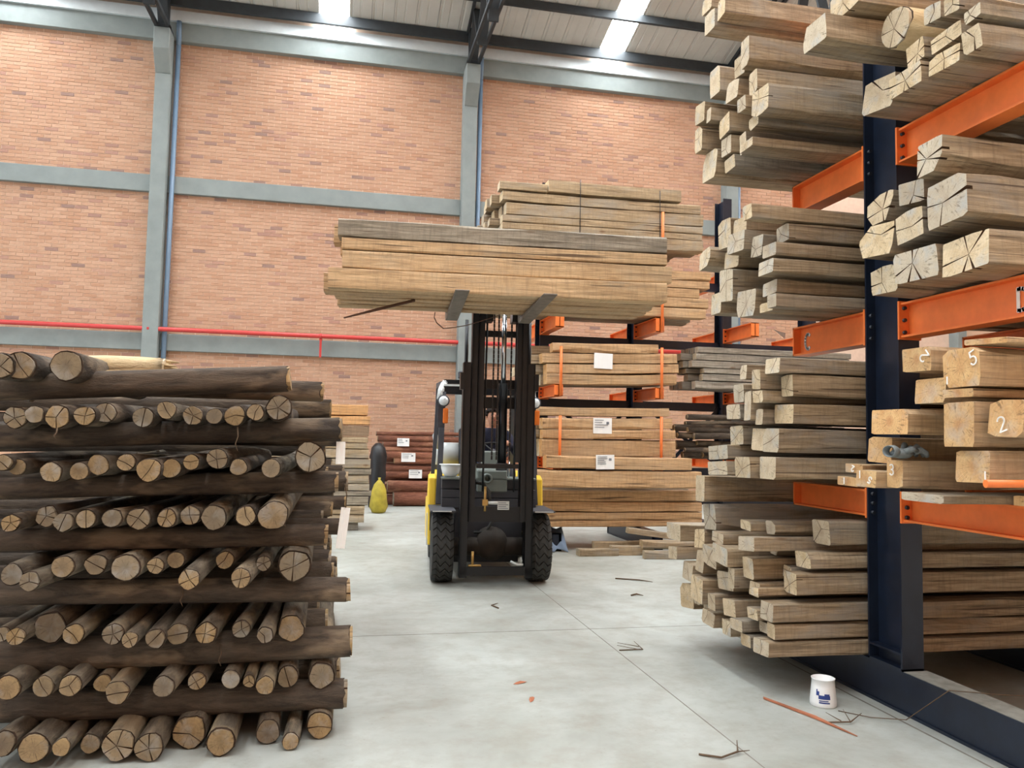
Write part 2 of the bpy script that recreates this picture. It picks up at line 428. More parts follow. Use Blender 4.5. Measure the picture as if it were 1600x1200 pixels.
# fire pipe along the wall
p = empty('fire_pipe', (0, 16.75, 3.42)); tag(p, 'long red water pipe running along the brick wall above the lower beam', 'pipe')
MB().cyl((-14, 0, 0), (9.8, 0, 0), .045, 14).build('pipe_run', M['red_pipe'], p)
for x in (-10.0, -3.86, -.53, 2.5, 5.6, 8.6):
    b = MB(); b.box(x-.022, x+.022, -.012, .012, -.44, -.02); b.box(x-.03, x+.03, -.01, .1, -.08, -.05); b.cyl((x-.02, 0, 0), (x+.02, 0, 0), .058, 14)
    for q in range(3): b.box(x-.008, x+.008, -.02, -.01, -.16-.1*q, -.13-.1*q)
    b.build('pipe_bracket', M['red_pipe'], p)
# ------------------------------------------------------------------ timbers and logs
def ring_pts(poly, th, c):
    """boundary point of convex-ish polygon in direction th from c"""
    d = (math.cos(th), math.sin(th)); best = None
    for (x1, y1), (x2, y2) in zip(poly, poly[1:]+poly[:1]):
        ex, ey = x2-x1, y2-y1; den = d[0]*ey-d[1]*ex
        if abs(den) < 1e-12: continue
        t = ((x1-c[0])*ey-(y1-c[1])*ex)/den; u = ((x1-c[0])*d[1]-(y1-c[1])*d[0])/den
        if t > 0 and -1e-6 <= u <= 1+1e-6 and (best is None or t < best): best = t
    best = best or .01
    return (c[0]+d[0]*best, c[1]+d[1]*best)

def cracked_cap(b, poly, x0, d, cracks, c, m_face, m_side, slope=(0, 0)):
    """end cap cut into sectors by open radial splits; poly is (y,z), cap spans x0..x0+d"""
    angs = sorted(a % (2*PI) for a, w in cracks); wd = {a % (2*PI): w for a, w in cracks}
    pa = [(math.atan2(p[1]-c[1], p[0]-c[0]) % (2*PI), p) for p in poly]
    n = len(angs)
    sx = lambda p: x0 + slope[0]*p[0] + slope[1]*p[1]
    for i in range(n):
        a0, a1 = angs[i], angs[(i+1) % n]
        if a1 <= a0: a1 += 2*PI
        R0 = ring_pts(poly, a0, c); R1 = ring_pts(poly, a1, c)
        r0 = math.hypot(R0[0]-c[0], R0[1]-c[1]); r1 = math.hypot(R1[0]-c[0], R1[1]-c[1])
        d0 = min(wd[angs[i]]/2/r0, .4); d1 = min(wd[angs[(i+1) % n]]/2/r1, .4)
        if a1-a0 < d0+d1+.05: continue
        am = (a0+a1)/2; cc = (c[0]+.0015*math.cos(am), c[1]+.0015*math.sin(am))
        pts = [cc, ring_pts(poly, a0+d0, c)]
        mid = []
        for a, p in pa:
            for k in (0, 2*PI):
                if a0+d0+.01 < a+k < a1-d1-.01: mid.append((a+k, p))
        pts += [p for a, p in sorted(mid)] + [ring_pts(poly, a1-d1, c)]
        k = len(pts); j = b.add([(sx(p), p[0], p[1]) for p in pts]+[(x0+d, p[0], p[1]) for p in pts])
        b.face([j+q for q in range(k)], m_face)
        for q in range(k):
            q2 = (q+1) % k
            b.face((j+q, j+q2, j+k+q2, j+k+q), m_side if 0 < q < k-1 else 2)

def timber_mesh(L, w, h, rnd, mats, cracks=True, wane=.16, bow=.012, big=1.0, slope=.04):
    b = MB(); m = min(w, h)
    def cham(): return m*(rnd.uniform(.02, .09) if rnd.random() < .55 else rnd.uniform(.08, wane+.08))
    hw, hh = w/2, h/2
    nst = max(3, int(L/.16)); b1, b2 = rnd.uniform(-bow, bow), rnd.uniform(-bow, 0)*.6
    def wob(): 
        k = [(rnd.uniform(.3, 1), rnd.uniform(1.2, 9), rnd.uniform(0, 6.3)) for _ in range(3)]
        return lambda x: sum(A*math.sin(q*x+p) for A, q, p in k)/2
    corners = [(sy, sz, o, cham(), cham(), wob(), wob()) for sy, sz, o in ((1, 1, 0), (-1, 1, 1), (-1, -1, 0), (1, -1, 1))]
    face_w = [wob() for _ in range(4)]                       # each sawn face wanders a little
    def section(x):
        out = []
        for sy, sz, o, a, c, wa, wc in corners:
            a = max(.004, a*(1+1.1*wa(x))); c = max(.004, c*(1+1.1*wc(x)))
            ey = hw - m*.05*(.5+.5*face_w[0 if sy > 0 else 1](x)); ez = hh - m*.05*(.5+.5*face_w[2 if sz > 0 else 3](x))
            p1, p2 = (sy*ey, sz*(ez-c)), (sy*(ey-a), sz*ez)
            out += [p1, p2] if o == 0 else [p2, p1]
        return [(max(-hw, min(hw, y)), max(-hh, min(hh, z))) for y, z in out]
    ck = []
    if cracks:
        n = rnd.choice((2, 3, 3, 4, 5)); a0 = rnd.uniform(0, 6.28)
        ck = [(a0+2*PI*i/n+rnd.uniform(-.5, .5), rnd.uniform(.0015, .006)*big*(m/.13)) for i in range(n)]
    d = .035 if ck else 0.0
    sl = (rnd.uniform(-slope, slope), rnd.uniform(-slope, slope))
    rings = []; sec = section(d)
    for k in range(nst+1):
        x = d+(L-d)*k/nst; f = k/nst
        oy = b1*math.sin(PI*f); oz = b2*math.sin(PI*f)
        pts = [(x, y+oy, z+oz) for y, z in (sec if k == 0 else section(x))]
        if not ck and k == 0: pts = [(sl[0]*p[1]+sl[1]*p[2], p[1], p[2]) for p in pts]
        rings.append(b.add(pts))
    n = len(sec)
    for i in range(nst):
        for k in range(n):
            k2 = (k+1) % n
            b.face((rings[i]+k, rings[i]+k2, rings[i+1]+k2, rings[i+1]+k), 0)
    b.face([rings[0]+k for k in range(n)][::-1], 2 if ck else 1); b.face([rings[-1]+k for k in range(n)], 1)
    if ck: cracked_cap(b, sec, 0, d, ck, (rnd.uniform(-.15, .15)*w, rnd.uniform(-.15, .15)*h), 1, 0, sl)
    return b.mesh('timber', mats)

TONES = [(1, 1, 1, 1), (.92, .9, .88, 1), (1.05, 1.02, .98, 1), (.84, .82, .8, 1), (.98, .94, .88, 1), (.9, .91, .92, 1)]
MT = {'old': ['timber', 'timber_end', 'crack'], 'warm': ['timber_warm', 'timber_warm_end', 'crack'], 'grey': ['timber_grey', 'timber_end', 'crack'], 'orange': ['timber_warm', 'timber_warm_end', 'crack']}
def timber(X, L, y0, y1, z0, z1, rnd, kind='old', name='sawn_timber', rot=(0, 0, 0), cracks=True, tone=None, **kw):
    me = timber_mesh(L, y1-y0, z1-z0, rnd, [M[k] for k in MT[kind]], cracks, **kw)
    o = inst(name, me, (X, (y0+y1)/2, (z0+z1)/2), rot)
    o.color = tone or rnd.choice(TONES)
    return o

def log_mesh(L, r0, r1, rnd, mats, n=18, bend=.02, cracks=None, rim=.1, both=True, knob=True):
    """log along local X, sawn end with bark ring at x=0"""
    b = MB(); nst = max(4, int(L/.25))
    lob = [(rnd.uniform(.0, .05), rnd.uniform(0, 6.28), q) for q in (2, 3, 5)]
    def rad(a): return 1+sum(A*math.sin(q*a+p) for A, p, q in lob)
    bx, bz = rnd.uniform(-bend, bend), rnd.uniform(-bend, bend)
    rings = []
    for k in range(nst+1):
        f = k/nst; r = r0+(r1-r0)*f; j = .02
        rings.append(b.add([(L*f+(rnd.uniform(-.006, .014) if k == 0 else 0), r*rad(a)*math.cos(a)*(1+rnd.uniform(-j, j))+bx*math.sin(PI*f), r*rad(a)*math.sin(a)*(1+rnd.uniform(-j, j))+bz*math.sin(PI*f)) for a in [2*PI*q/n for q in range(n)]]))
    for i in range(nst):
        for k in range(n):
            k2 = (k+1) % n; b.face((rings[i]+k, rings[i]+k2, rings[i+1]+k2, rings[i+1]+k), 0, True)
    for ring, r, x, s in ((rings[0], r0, 0, -1), (rings[-1], r1, L, 1)):
        fi = 1-rim
        inner = b.add([(x-s*.006, v[1]*fi, v[2]*fi) for v in b.v[ring:ring+n]])
        for k in range(n):
            k2 = (k+1) % n; b.face((ring+k, ring+k2, inner+k2, inner+k), 3)
        poly = [(v[1], v[2]) for v in b.v[inner:inner+n]]
        if s < 0 or both:
            nc = cracks if cracks is not None else rnd.choice((0, 0, 0, 1, 2, 2, 3, 4, 5))
            c = (sum(p[0] for p in poly)/n+rnd.uniform(-.08, .08)*r, sum(p[1] for p in poly)/n+rnd.uniform(-.08, .08)*r)
            if nc >= 2 and s < 0:
                b.face([inner+k for k in range(n)], 2)
                a0 = rnd.uniform(0, 6.28)
                ck = [(a0+2*PI*i/nc+rnd.uniform(-.4, .4), rnd.uniform(.04, .12)*r) for i in range(nc)]
                cracked_cap(b, poly, -.012, .018, ck, c, 1, 1, (rnd.uniform(-.05, .05), rnd.uniform(-.08, .08)))
            else:
                disc = b.add([(x+s*.008+.06*s*p[0]*0, p[0], p[1]) for p in poly]); cn = b.add([(x+s*.008, c[0], c[1])])
                for k in range(n):
                    k2 = (k+1) % n; b.face((inner+k, inner+k2, disc+k2, disc+k), 1); b.face((disc+k, disc+k2, cn), 1)
    if knob:
        for q in range(rnd.choice((0, 1, 2))):
            a = rnd.uniform(0, 6.28); x = rnd.uniform(.2, .9)*L; r = r0+(r1-r0)*x/L
            b.tube([(x, math.cos(a)*r*.9, math.sin(a)*r*.9), (x-.01, math.cos(a)*r*1.12, math.sin(a)*r*1.12)], [r*.3, r*.2], 8, 0)
    return b.mesh('log', mats)

def log(p, d, L, r0, r1, rnd, bark='bark', end='log_end', tone=None, name='log', **kw):
    """p = centre of the visible end, d = direction of the axis"""
    me = log_mesh(L, r0, r1, rnd, [M[bark], M[end], M['crack'], M['bark_rim_shadow']], **kw)
    d = Vector(d).normalized(); q = d.to_track_quat('X', 'Z')
    o = bpy.data.objects.new(name, me); COL.objects.link(o); o.location = p
    o.rotation_mode = 'XYZ'; o.rotation_euler = q.to_euler()
    o.color = tone or rnd.choice(TONES)
    return o

# ------------------------------------------------------------------ cantilever racks
def ribbon(b, pts, w, x, m=0):
    """flat painted stroke on a plane of constant x; pts in (y,z)"""
    P = [Vector((0, y, z)) for y, z in pts]
    for i in range(len(P)-1):
        d = (P[i+1]-P[i]).normalized(); nrm = Vector((0, -d.z, d.y))*w/2; e = d*w*.3
        a, c = P[i]-e, P[i+1]+e
        k = b.add([(x, *(a+nrm)[1:]), (x, *(c+nrm)[1:]), (x, *(c-nrm)[1:]), (x, *(a-nrm)[1:]), (x+.003, *(a+nrm)[1:]), (x+.003, *(c+nrm)[1:]), (x+.003, *(c-nrm)[1:]), (x+.003, *(a-nrm)[1:])])
        for q in ((0,1,2,3),(7,6,5,4),(0,4,5,1),(1,5,6,2),(2,6,7,3),(3,7,4,0)): b.face([k+i2 for i2 in q], m)
def glyph(ch):
    """strokes in a unit box, u to the reader's right, v up"""
    arc = lambda cx, cy, rx, ry, a0, a1, n=10: [(cx+rx*math.cos(math.radians(a0+(a1-a0)*i/n)), cy+ry*math.sin(math.radians(a0+(a1-a0)*i/n))) for i in range(n+1)]
    return {'C': [arc(.35, .5, .32, .5, 55, 305)], 'D': [[(0, 0), (0, 1)], [(0, 1)]+arc(.1, .5, .5, .5, 90, -90)+[(0, 0)]],
            '1': [[(.3, 1), (.3, 0)]], '2': [arc(.3, .72, .28, .26, 170, -40)+[(.05, 0), (.62, .03)]],
            '3': [arc(.25, .75, .25, .24, 140, -90, 8)+arc(.25, .26, .28, .26, 90, -140, 8)],
            '5': [[(.5, 1), (.1, .95), (.08, .6)]+arc(.25, .32, .28, .3, 100, -150, 8)]}[ch]
def letter_mesh(ch, h, w, x, yc, zc, rot=0):
    """seen from -X: reader's right is -Y"""
    b = MB(); c, s = math.cos(rot), math.sin(rot)
    for st in glyph(ch):
        pts = []
        for u, v in st:
            u, v = (u-.3)*h, (v-.5)*h; pts.append((yc-(u*c-v*s), zc+u*s+v*c))
        ribbon(b, pts, w, x)
    return b

LEVELS = [(1.01, 1.16), (2.00, 2.19), (2.97, 3.16), (3.90, 4.08)]
def ibeam_z(b, x0, x1, y0, y1, z0, z1, t=.012):
    b.box(x0, x1, y0, y0+t, z0, z1); b.box(x0, x1, y1-t, y1, z0, z1); xm = (x0+x1)/2; b.box(xm-t/2, xm+t/2, y0+t, y1-t, z0, z1)
def arm_mesh(y0, y1, z0, z1, x0, x1, s):
    """I section arm from root y0 to tip y1, tapering a little to the tip"""
    b = MB(); t = .011; xm = (x0+x1)/2; zt = z0 + (.0)*(z1-z0)
    ya, yb = sorted((y0, y1))
    b.box(x0, x1, ya, yb, z1-t, z1); b.box(xm-t/2, xm+t/2, ya, yb, z0+t, z1-t)
    b.box(x0, x1, ya, yb, z0, z0+t)
    b.box(x0, x1, (y1-.012 if s > 0 else y1), (y1 if s > 0 else y1+.012), z0, z1)
    return b
def rack(X, Ya, Yb, tips, name, label, levels, height, n_up, pitch, letters=None, stakes=None, back=True, basey=None):
    root = empty(name, (X, (Ya+Yb)/2, 0)); tag(root, label, 'rack')
    inv = Matrix.Translation((-X, -(Ya+Yb)/2, 0))
    def put(b, nm, mt, par, child_of_root=True):
        o = b.build(nm, mt); o.parent = par; o.matrix_parent_inverse = Matrix.Identity(4)
        if child_of_root: o.location = (-X, -(Ya+Yb)/2, 0)
        return o
    for u in range(n_up):
        x0 = X + u*pitch; x1 = x0+.13
        b = MB(); ibeam_z(b, x0, x1, Ya, Yb, .22, height); b.box(x0, x1, Ya, Yb, .22, .232)
        b.box(x0+.0, x0+.055, Ya+.013, Yb-.013, .30, .312)
        put(b, 'upright', M['blue_steel'], root)
        b = MB(); y0b, y1b = basey; b.box(x0, x0+.15, y0b, y1b, .205, .22); b.box(x0, x0+.15, y0b, y1b, 0, .015); b.box(x0+.01, x0+.035, y0b, y1b, .015, .205); b.box(x0+.115, x0+.14, y0b, y1b, .015, .205)
        b.box(x0, x0+.15, y0b, y0b+.012, 0, .22); b.box(x0, x0+.15, y1b-.012, y1b, 0, .22)
        bl = put(b, 'base_leg', M['blue_steel'], root)
        if stakes is None:
            put(MB().box(x0+.004, x0+.146, y0b+.01, Ya-.004, .2205, .2225), 'dust_layer', M['dust'], bl, False)
        for li, (z0, z1) in enumerate(levels):
            for s, yr, yt in ((-1, Ya, tips[0]), (1, Yb, tips[1])):
                if s > 0 and not back: continue
                a = put(arm_mesh(yr, yt, z0, z1, x0+.008, x1-.008, s), 'arm', M['orange'], root)
                pb = MB(); pb.box(x0-.004, x1+.004, min(yr, yr+s*.012), max(yr, yr+s*.012), z0-.01, z1+.01)
                put(pb, 'connection_plate', M['orange'], a, False)
                for q in range(3):
                    zz = z0+(z1-z0)*(.15+.35*q)
                    for xx in (x0+.026, x1-.026):
                        put(MB().cyl((xx, yr-s*.030, zz), (xx, yr+s*.026, zz), .011, 6), 'bolt', M['bolt'], a, False)
                if letters and u == 0 and (s, li) in letters:
                    ch, yc = letters[(s, li)]
                    put(letter_mesh(ch, .1, .019, x0+.008+.046, yc, (z0+z1)/2-.005), 'painted_letter', M['white_paint'], a, False)
                if s < 0 and stakes and (u, li) in stakes:
                    zb, zt = stakes[(u, li)]; st = MB(); st.cyl((x1-.045, yt-.018, zb), (x1-.045, yt-.018, zt), .019, 12)
                    put(st, 'stake', M['orange'], a, False)
        if u+1 < n_up and stakes:
            ym = (Ya+Yb)/2
            for zz in [l[0]-.02 for l in levels]+[.6]:
                put(MB().box(x1, x0+pitch, ym-.03, ym+.03, zz-.09, zz+.03), 'spreader', M['blue_steel'], root)
            for za, zb in ((.6, 1.9), (1.95, 1.05)):
                put(MB().bar((x1, ym-.03, za), (x0+pitch, ym-.03, zb), .012, .05), 'brace', M['blue_steel'], root)
    return root
rack(2.935, 3.75, 4.03, (2.80, 4.80), 'cantilever_rack', 'near cantilever rack with dark blue upright and orange arms lettered C and D', LEVELS, 5.4, 2, 1.33,
     letters={(1, 1): ('C', 4.70), (-1, 1): ('D', 2.99)}, basey=(2.72, 5.45))
LV2 = [(1.02, 1.17), (1.95, 2.10), (2.83, 3.02), (3.70, 3.86)]
rack(2.58, 10.45, 10.73, (9.66, 11.5), 'cantilever_rack', 'distant cantilever rack behind the forklift with orange stakes at its arm tips', LV2, 4.95, 4, 1.36,
     stakes={(0, 1): (1.95, 2.58), (1, 1): (1.95, 2.62), (0, 0): (1.02, 1.70), (1, 0): (1.02, 1.72), (1, 2): (2.83, 3.58), (1, 3): (3.70, 4.42)}, basey=(9.72, 11.5))
# ------------------------------------------------------------------ near rack: timbers (X end, y near, y far, z low, z high)
STACKS = {
 'S0': [(2.333,4.06,4.217,0.222,0.313), (2.38,4.06,4.162,0.321,0.411), (2.366,4.06,4.209,0.414,0.522), (2.514,4.06,4.209,0.559,0.689), (2.592,4.06,4.2,0.703,0.803), (2.714,4.06,4.217,0.835,0.981), (2.36,4.162,4.289,0.323,0.388), (2.36,4.209,4.351,0.388,0.458), (2.36,4.29,4.401,0.505,0.597), (2.36,4.209,4.29,0.53,0.581), (2.56,4.222,4.329,0.623,0.698), (2.62,4.397,4.496,0.731,0.845), (2.5,4.271,4.393,0.868,0.956), (2.36,4.323,4.466,0.296,0.371), (2.36,4.278,4.387,0.22,0.297), (2.36,4.329,4.476,0.597,0.733), (2.36,4.217,4.397,0.778,0.869), (2.36,4.393,4.519,0.881,0.944), (2.36,4.466,4.634,0.343,0.456), (2.36,4.673,4.776,0.349,0.454), (2.36,4.476,4.56,0.52,0.651), (2.36,4.581,4.77,0.477,0.603), (2.36,4.496,4.726,0.653,0.774), (2.36,4.623,4.783,0.773,0.842), (2.36,4.726,4.917,0.602,0.742), (2.36,4.917,5.031,0.543,0.694), (2.36,4.846,5.049,0.353,0.525), (2.36,4.94,5.096,0.694,0.829), (2.36,5.247,5.458,0.704,0.83), (2.36,5.238,5.414,0.574,0.67), (2.36,5.117,5.276,0.446,0.575), (2.36,5.177,5.368,0.24,0.419), (2.36,5.049,5.167,0.3,0.433), (2.36,4.894,5.032,0.25,0.337), (2.36,4.736,4.894,0.229,0.33), (2.36,4.635,4.732,0.224,0.305), (2.36,4.491,4.625,0.227,0.328), (2.36,4.783,4.986,0.828,1.011), (2.36,4.84,4.979,1.016,1.196)],
 'S1': [(2.392,4.06,4.276,1.205,1.341), (2.4,4.06,4.232,1.359,1.503), (2.489,4.06,4.25,1.523,1.646), (2.492,4.06,4.192,1.679,1.813), (2.406,4.06,4.212,1.812,1.906), (2.39,4.276,4.494,1.196,1.331), (2.39,4.563,4.862,1.299,1.396), (2.39,4.563,4.843,1.2,1.295), (2.39,4.232,4.43,1.362,1.504), (2.39,4.514,4.7,1.394,1.522), (2.39,4.25,4.341,1.518,1.621), (2.39,4.341,4.437,1.542,1.728), (2.39,4.49,4.671,1.557,1.656), (2.39,4.442,4.61,1.658,1.78), (2.39,4.212,4.329,1.724,1.852), (2.39,4.455,4.557,1.801,1.9), (2.39,4.329,4.382,1.733,1.859), (2.39,4.192,4.304,1.645,1.724)],
 'S2': [(2.385,4.06,4.154,2.19,2.274), (2.372,4.06,4.237,2.39,2.481), (2.386,4.06,4.211,2.491,2.574), (2.477,4.06,4.223,2.585,2.694), (2.233,4.06,4.16,2.693,2.784), (2.4,4.148,4.312,2.286,2.375), (2.4,4.596,4.825,2.676,2.878), (2.4,4.426,4.584,2.728,2.827), (2.4,4.384,4.596,2.596,2.73), (2.4,4.228,4.384,2.529,2.668), (2.4,4.854,5.058,2.591,2.733), (2.4,4.6,4.779,2.546,2.665), (2.4,4.578,4.766,2.316,2.533), (2.4,4.77,4.922,2.26,2.412), (2.4,4.364,4.578,2.19,2.364), (2.4,4.766,4.853,2.473,2.548), (2.47,4.181,4.327,2.19,2.25)],
 'S3': [(2.33,4.7,4.958,3.164,3.378), (2.33,4.534,4.682,3.16,3.255), (2.33,4.166,4.321,3.16,3.22), (2.33,4.321,4.412,3.183,3.319), (2.33,4.227,4.369,3.319,3.407), (2.33,4.05,4.227,3.331,3.505), (2.33,4.194,4.309,3.511,3.662), (2.33,4.26,4.385,3.713,3.893), (2.33,4.524,4.698,3.388,3.523), (2.33,4.539,4.69,3.262,3.389), (2.33,4.385,4.529,3.721,3.851), (2.33,4.635,4.782,3.692,3.89), (2.33,4.441,4.591,3.581,3.722), (2.33,4.784,4.925,3.557,3.707), (2.33,4.714,4.784,3.529,3.627), (2.33,4.83,4.965,3.377,3.558), (2.33,4.247,4.355,3.419,3.512)],
 'S4': [(2.3,4.727,4.874,4.171,4.327), (2.3,4.601,4.724,4.203,4.355), (2.3,4.8,4.946,4.355,4.468)],
 'T3': [(2.67,2.847,2.963,3.161,3.275), (2.67,2.847,2.948,3.298,3.364), (2.67,2.974,3.181,3.16,3.255), (2.67,2.992,3.177,3.277,3.362), (2.67,3.1,3.207,3.427,3.52), (2.67,2.964,3.055,3.394,3.471), (2.67,3.446,3.676,3.16,3.346), (2.67,3.191,3.444,3.16,3.269), (2.67,3.203,3.335,3.279,3.394)],
 'T2': [(2.69,3.081,3.268,2.697,2.867), (2.69,2.955,3.208,2.426,2.657), (2.69,2.868,3.136,2.19,2.369), (2.69,3.151,3.436,2.21,2.372), (2.69,3.451,3.661,2.19,2.344), (2.69,3.44,3.709,2.385,2.565), (2.69,3.212,3.419,2.41,2.567), (2.69,3.268,3.438,2.607,2.725), (2.69,3.465,3.664,2.564,2.727)],
 'T1': [(2.56,3.055,3.276,1.754,1.872), (2.56,2.751,2.99,1.665,1.837), (2.56,2.995,3.197,1.605,1.728), (2.56,2.815,2.99,1.624,1.666), (2.56,2.795,2.974,1.41,1.614), (2.56,2.592,2.766,1.454,1.615), (2.56,3.214,3.469,1.465,1.595), (2.62,3.416,3.59,1.322,1.462), (2.56,3.27,3.41,1.206,1.352), (2.56,2.753,2.932,1.265,1.407), (2.56,3.563,3.735,1.266,1.319), (2.56,3.582,3.735,1.2,1.252), (2.56,3.409,3.561,1.205,1.294), (2.56,2.654,2.857,1.836,1.866)],
}
DESC = {'S0': 'floor stack left of the blue upright', 'S1': 'stack below the arm lettered C', 'S2': 'stack on the arm lettered C', 'S3': 'stack above the C stack, near the roof',
        'S4': 'topmost load left of the blue upright', 'T1': 'pile below the arm lettered D', 'T2': 'pile on the arm lettered D', 'T3': 'top right pile of split ends'}
GRP = {k: 'timbers in the '+v for k, v in DESC.items()}
TB = {}
for key, L in STACKS.items():
    rnd = random.Random(hash_ := sum(ord(c) for c in key)*7)
    base = min(t[3] for t in L)
    tiers = {}
    for i, t in enumerate(L): tiers.setdefault(int(((t[3]+t[4])/2-base)/.15), []).append(i)
    order = sorted(tiers)
    for ti, q in enumerate(order):
        row = sorted(tiers[q], key=lambda i: -L[i][1])
        for pos, i in enumerate(row):
            X, y0, y1, z0, z1 = L[i]
            front = y0 < 4.07 and key[0] == 'S'
            ln = rnd.uniform(2.45, 2.7)
            if key in ('T1',) and i in (10, 11): ln = .36
            kind = 'warm' if key == 'T1' else ('old' if rnd.random() < .8 or front else 'grey')
            xx = X + (0 if front else rnd.uniform(-.05, .05) if key[0] == 'S' else rnd.uniform(-.03, .03))
            g = .0025
            big = {'T3': 1.9, 'T2': 1.9}.get(key, .55 if key == 'T1' else .9)
            has = key in ('T2', 'T3') or (rnd.random() < .55 and key != 'T1')
            rx = rnd.uniform(-.11, .11) if key != 'T1' else rnd.uniform(-.04, .04)
            rot = (rx, 0, rnd.uniform(-.006, .006)) if not front else (rnd.uniform(-.025, .025), 0, 0)
            o = timber(xx, ln, y0+g, y1-g, z0+g, z1-g, rnd, kind, rot=rot, cracks=has, big=big, bow=.008, wane=.34 if key in ('T2', 'T3') else .2, slope=.09 if key[0] == 'S' else .12)
            area = (y1-y0)*(z1-z0); size = 'thick' if area > .026 else ('slim' if area < .0125 else 'square-cut')
            if len(row) == 1: w = 'only one'
            elif pos == len(row)-1: w = 'rightmost'
            elif pos == 0: w = 'leftmost'
            else: w = ORD[pos]+' from left'
            tier = 'bottom tier' if ti == 0 else ('top tier' if ti == len(order)-1 else ORD[ti]+' tier up')
            tag(o, '%s timber, %s, %s, %s' % (size, w, tier, DESC[key]), 'timber', GRP[key])
            TB[(key, i)] = o
# extra pieces on the D side
rnd = random.Random(77)
o = log((2.67, 3.393, 3.526), (1, .02, 0), 2.5, .1, .095, rnd, 'bark_pale', 'timber_end', cracks=5, rim=.04, bend=.005)
tag(o, 'round pale log with radial splits at the top of the top right pile', 'log')
o = timber(2.36, 2.5, 3.53, 3.73, 3.37, 3.52, rnd, 'old', wane=.3, cracks=False); o.location.z = 3.555
o.location.z = 3.50 + .075; tag(o, 'long pale timber jutting left past the blue upright near the roof', 'timber')
o = timber(2.56, .62, 3.0, 3.26, 1.163, 1.203, rnd, 'old', cracks=False, wane=.4); tag(o, 'thin slab with a dark barky edge lying on the lowest right arm', 'plank')
o = timber(2.9, 2.2, 2.72, 2.98, 1.163, 1.208, rnd, 'warm', cracks=False, wane=.35); tag(o, 'thin pale slab under the thick block at the lower right edge', 'plank')
o = MB().cyl((2.50, 2.70, 1.272), (3.0, 2.66, 1.278), .016, 12).build('steel_stake', M['orange']); tag(o, 'loose orange stake lying against the lower right timbers', 'stake')

o = timber(2.5, 2.4, 3.46, 3.70, 3.67, 3.82, rnd, 'old', wane=.2); tag(o, 'pale timber above the round log at the very top edge', 'timber')
# chalk numbers on the ends below arm D
def chalk(key, ch, y, z, h, rot=0):
    o = TB[key]; x = 0 - .014
    b = letter_mesh(ch, h, .006, x, y-o.location.y, z-o.location.z, rot)
    b.build('chalk_mark', M['white_paint'], o)
chalk(('T1', 0), '2', 3.10, 1.822, .055, 2.2); chalk(('T1', 1), '5', 2.79, 1.785, .06, .3); chalk(('T1', 1), '1', 2.935, 1.70, .03)
chalk(('T1', 5), '2', 2.69, 1.51, .06, .3); chalk(('T1', 8), '3', 3.345, 1.30, .05); chalk(('T1', 10), '2', 3.64, 1.292, .03, 2.8)
chalk(('T1', 12), '1', 3.515, 1.268, .035); chalk(('T1', 12), '5', 3.44, 1.245, .035, 2.6); chalk(('T1', 11), '1', 3.67, 1.228, .03); chalk(('T1', 9), '1', 2.765, 1.30, .03)

# ------------------------------------------------------------------ distant rack: long timbers side on  (x0, x1, zlow l, zhigh l, zlow r, zhigh r)
FAR = {
 't': [(2.476,4.312,4.575,4.75,4.6,4.755), (1.839,2.46,4.567,4.68,4.574,4.68), (1.875,4.589,4.42,4.565,4.46,4.57), (1.928,4.627,4.25,4.41,4.29,4.455), (1.883,4.62,4.15,4.245,4.185,4.28), (1.884,4.609,4.06,4.145,4.09,4.18), (1.902,4.628,3.87,4.055,3.95,4.085)],
 'u': [(1.763,4.74,3.50,3.62,3.55,3.68), (1.765,4.722,3.41,3.50,3.44,3.55), (1.768,4.576,3.29,3.41,3.31,3.44), (1.771,4.705,3.155,3.285,3.18,3.31), (1.774,4.669,3.03,3.15,3.04,3.175)],
 'v': [(2.572,4.002,2.50,2.645,2.555,2.66), (2.435,4.265,2.36,2.495,2.43,2.55), (2.493,4.287,2.235,2.355,2.30,2.425), (2.495,4.258,2.11,2.23,2.13,2.295)],
 'w': [(2.406,4.157,1.70,1.81,1.725,1.84), (2.45,4.202,1.53,1.67,1.56,1.71), (2.461,4.248,1.41,1.525,1.43,1.555), (2.454,4.249,1.18,1.405,1.19,1.425)],
 'x': [(2.448,4.367,1.045,1.205,1.03,1.195), (2.137,4.502,.80,1.035,.81,1.02)],
 'y': [(2.197,4.623,.625,.757,.622,.765), (2.199,4.623,.495,.62,.486,.618), (2.202,4.624,.39,.49,.386,.484), (2.285,4.624,.295,.386,.31,.384)]}
FD = {'t': 'uppermost distant bundle', 'u': 'bundle behind the lifted load', 'v': 'middle bundle behind the forklift', 'w': 'driver level bundle',
      'x': 'waist high pair right of the forklift', 'y': 'lowest bundle of distant rack'}
rnd = random.Random(9)
FRONT = {}
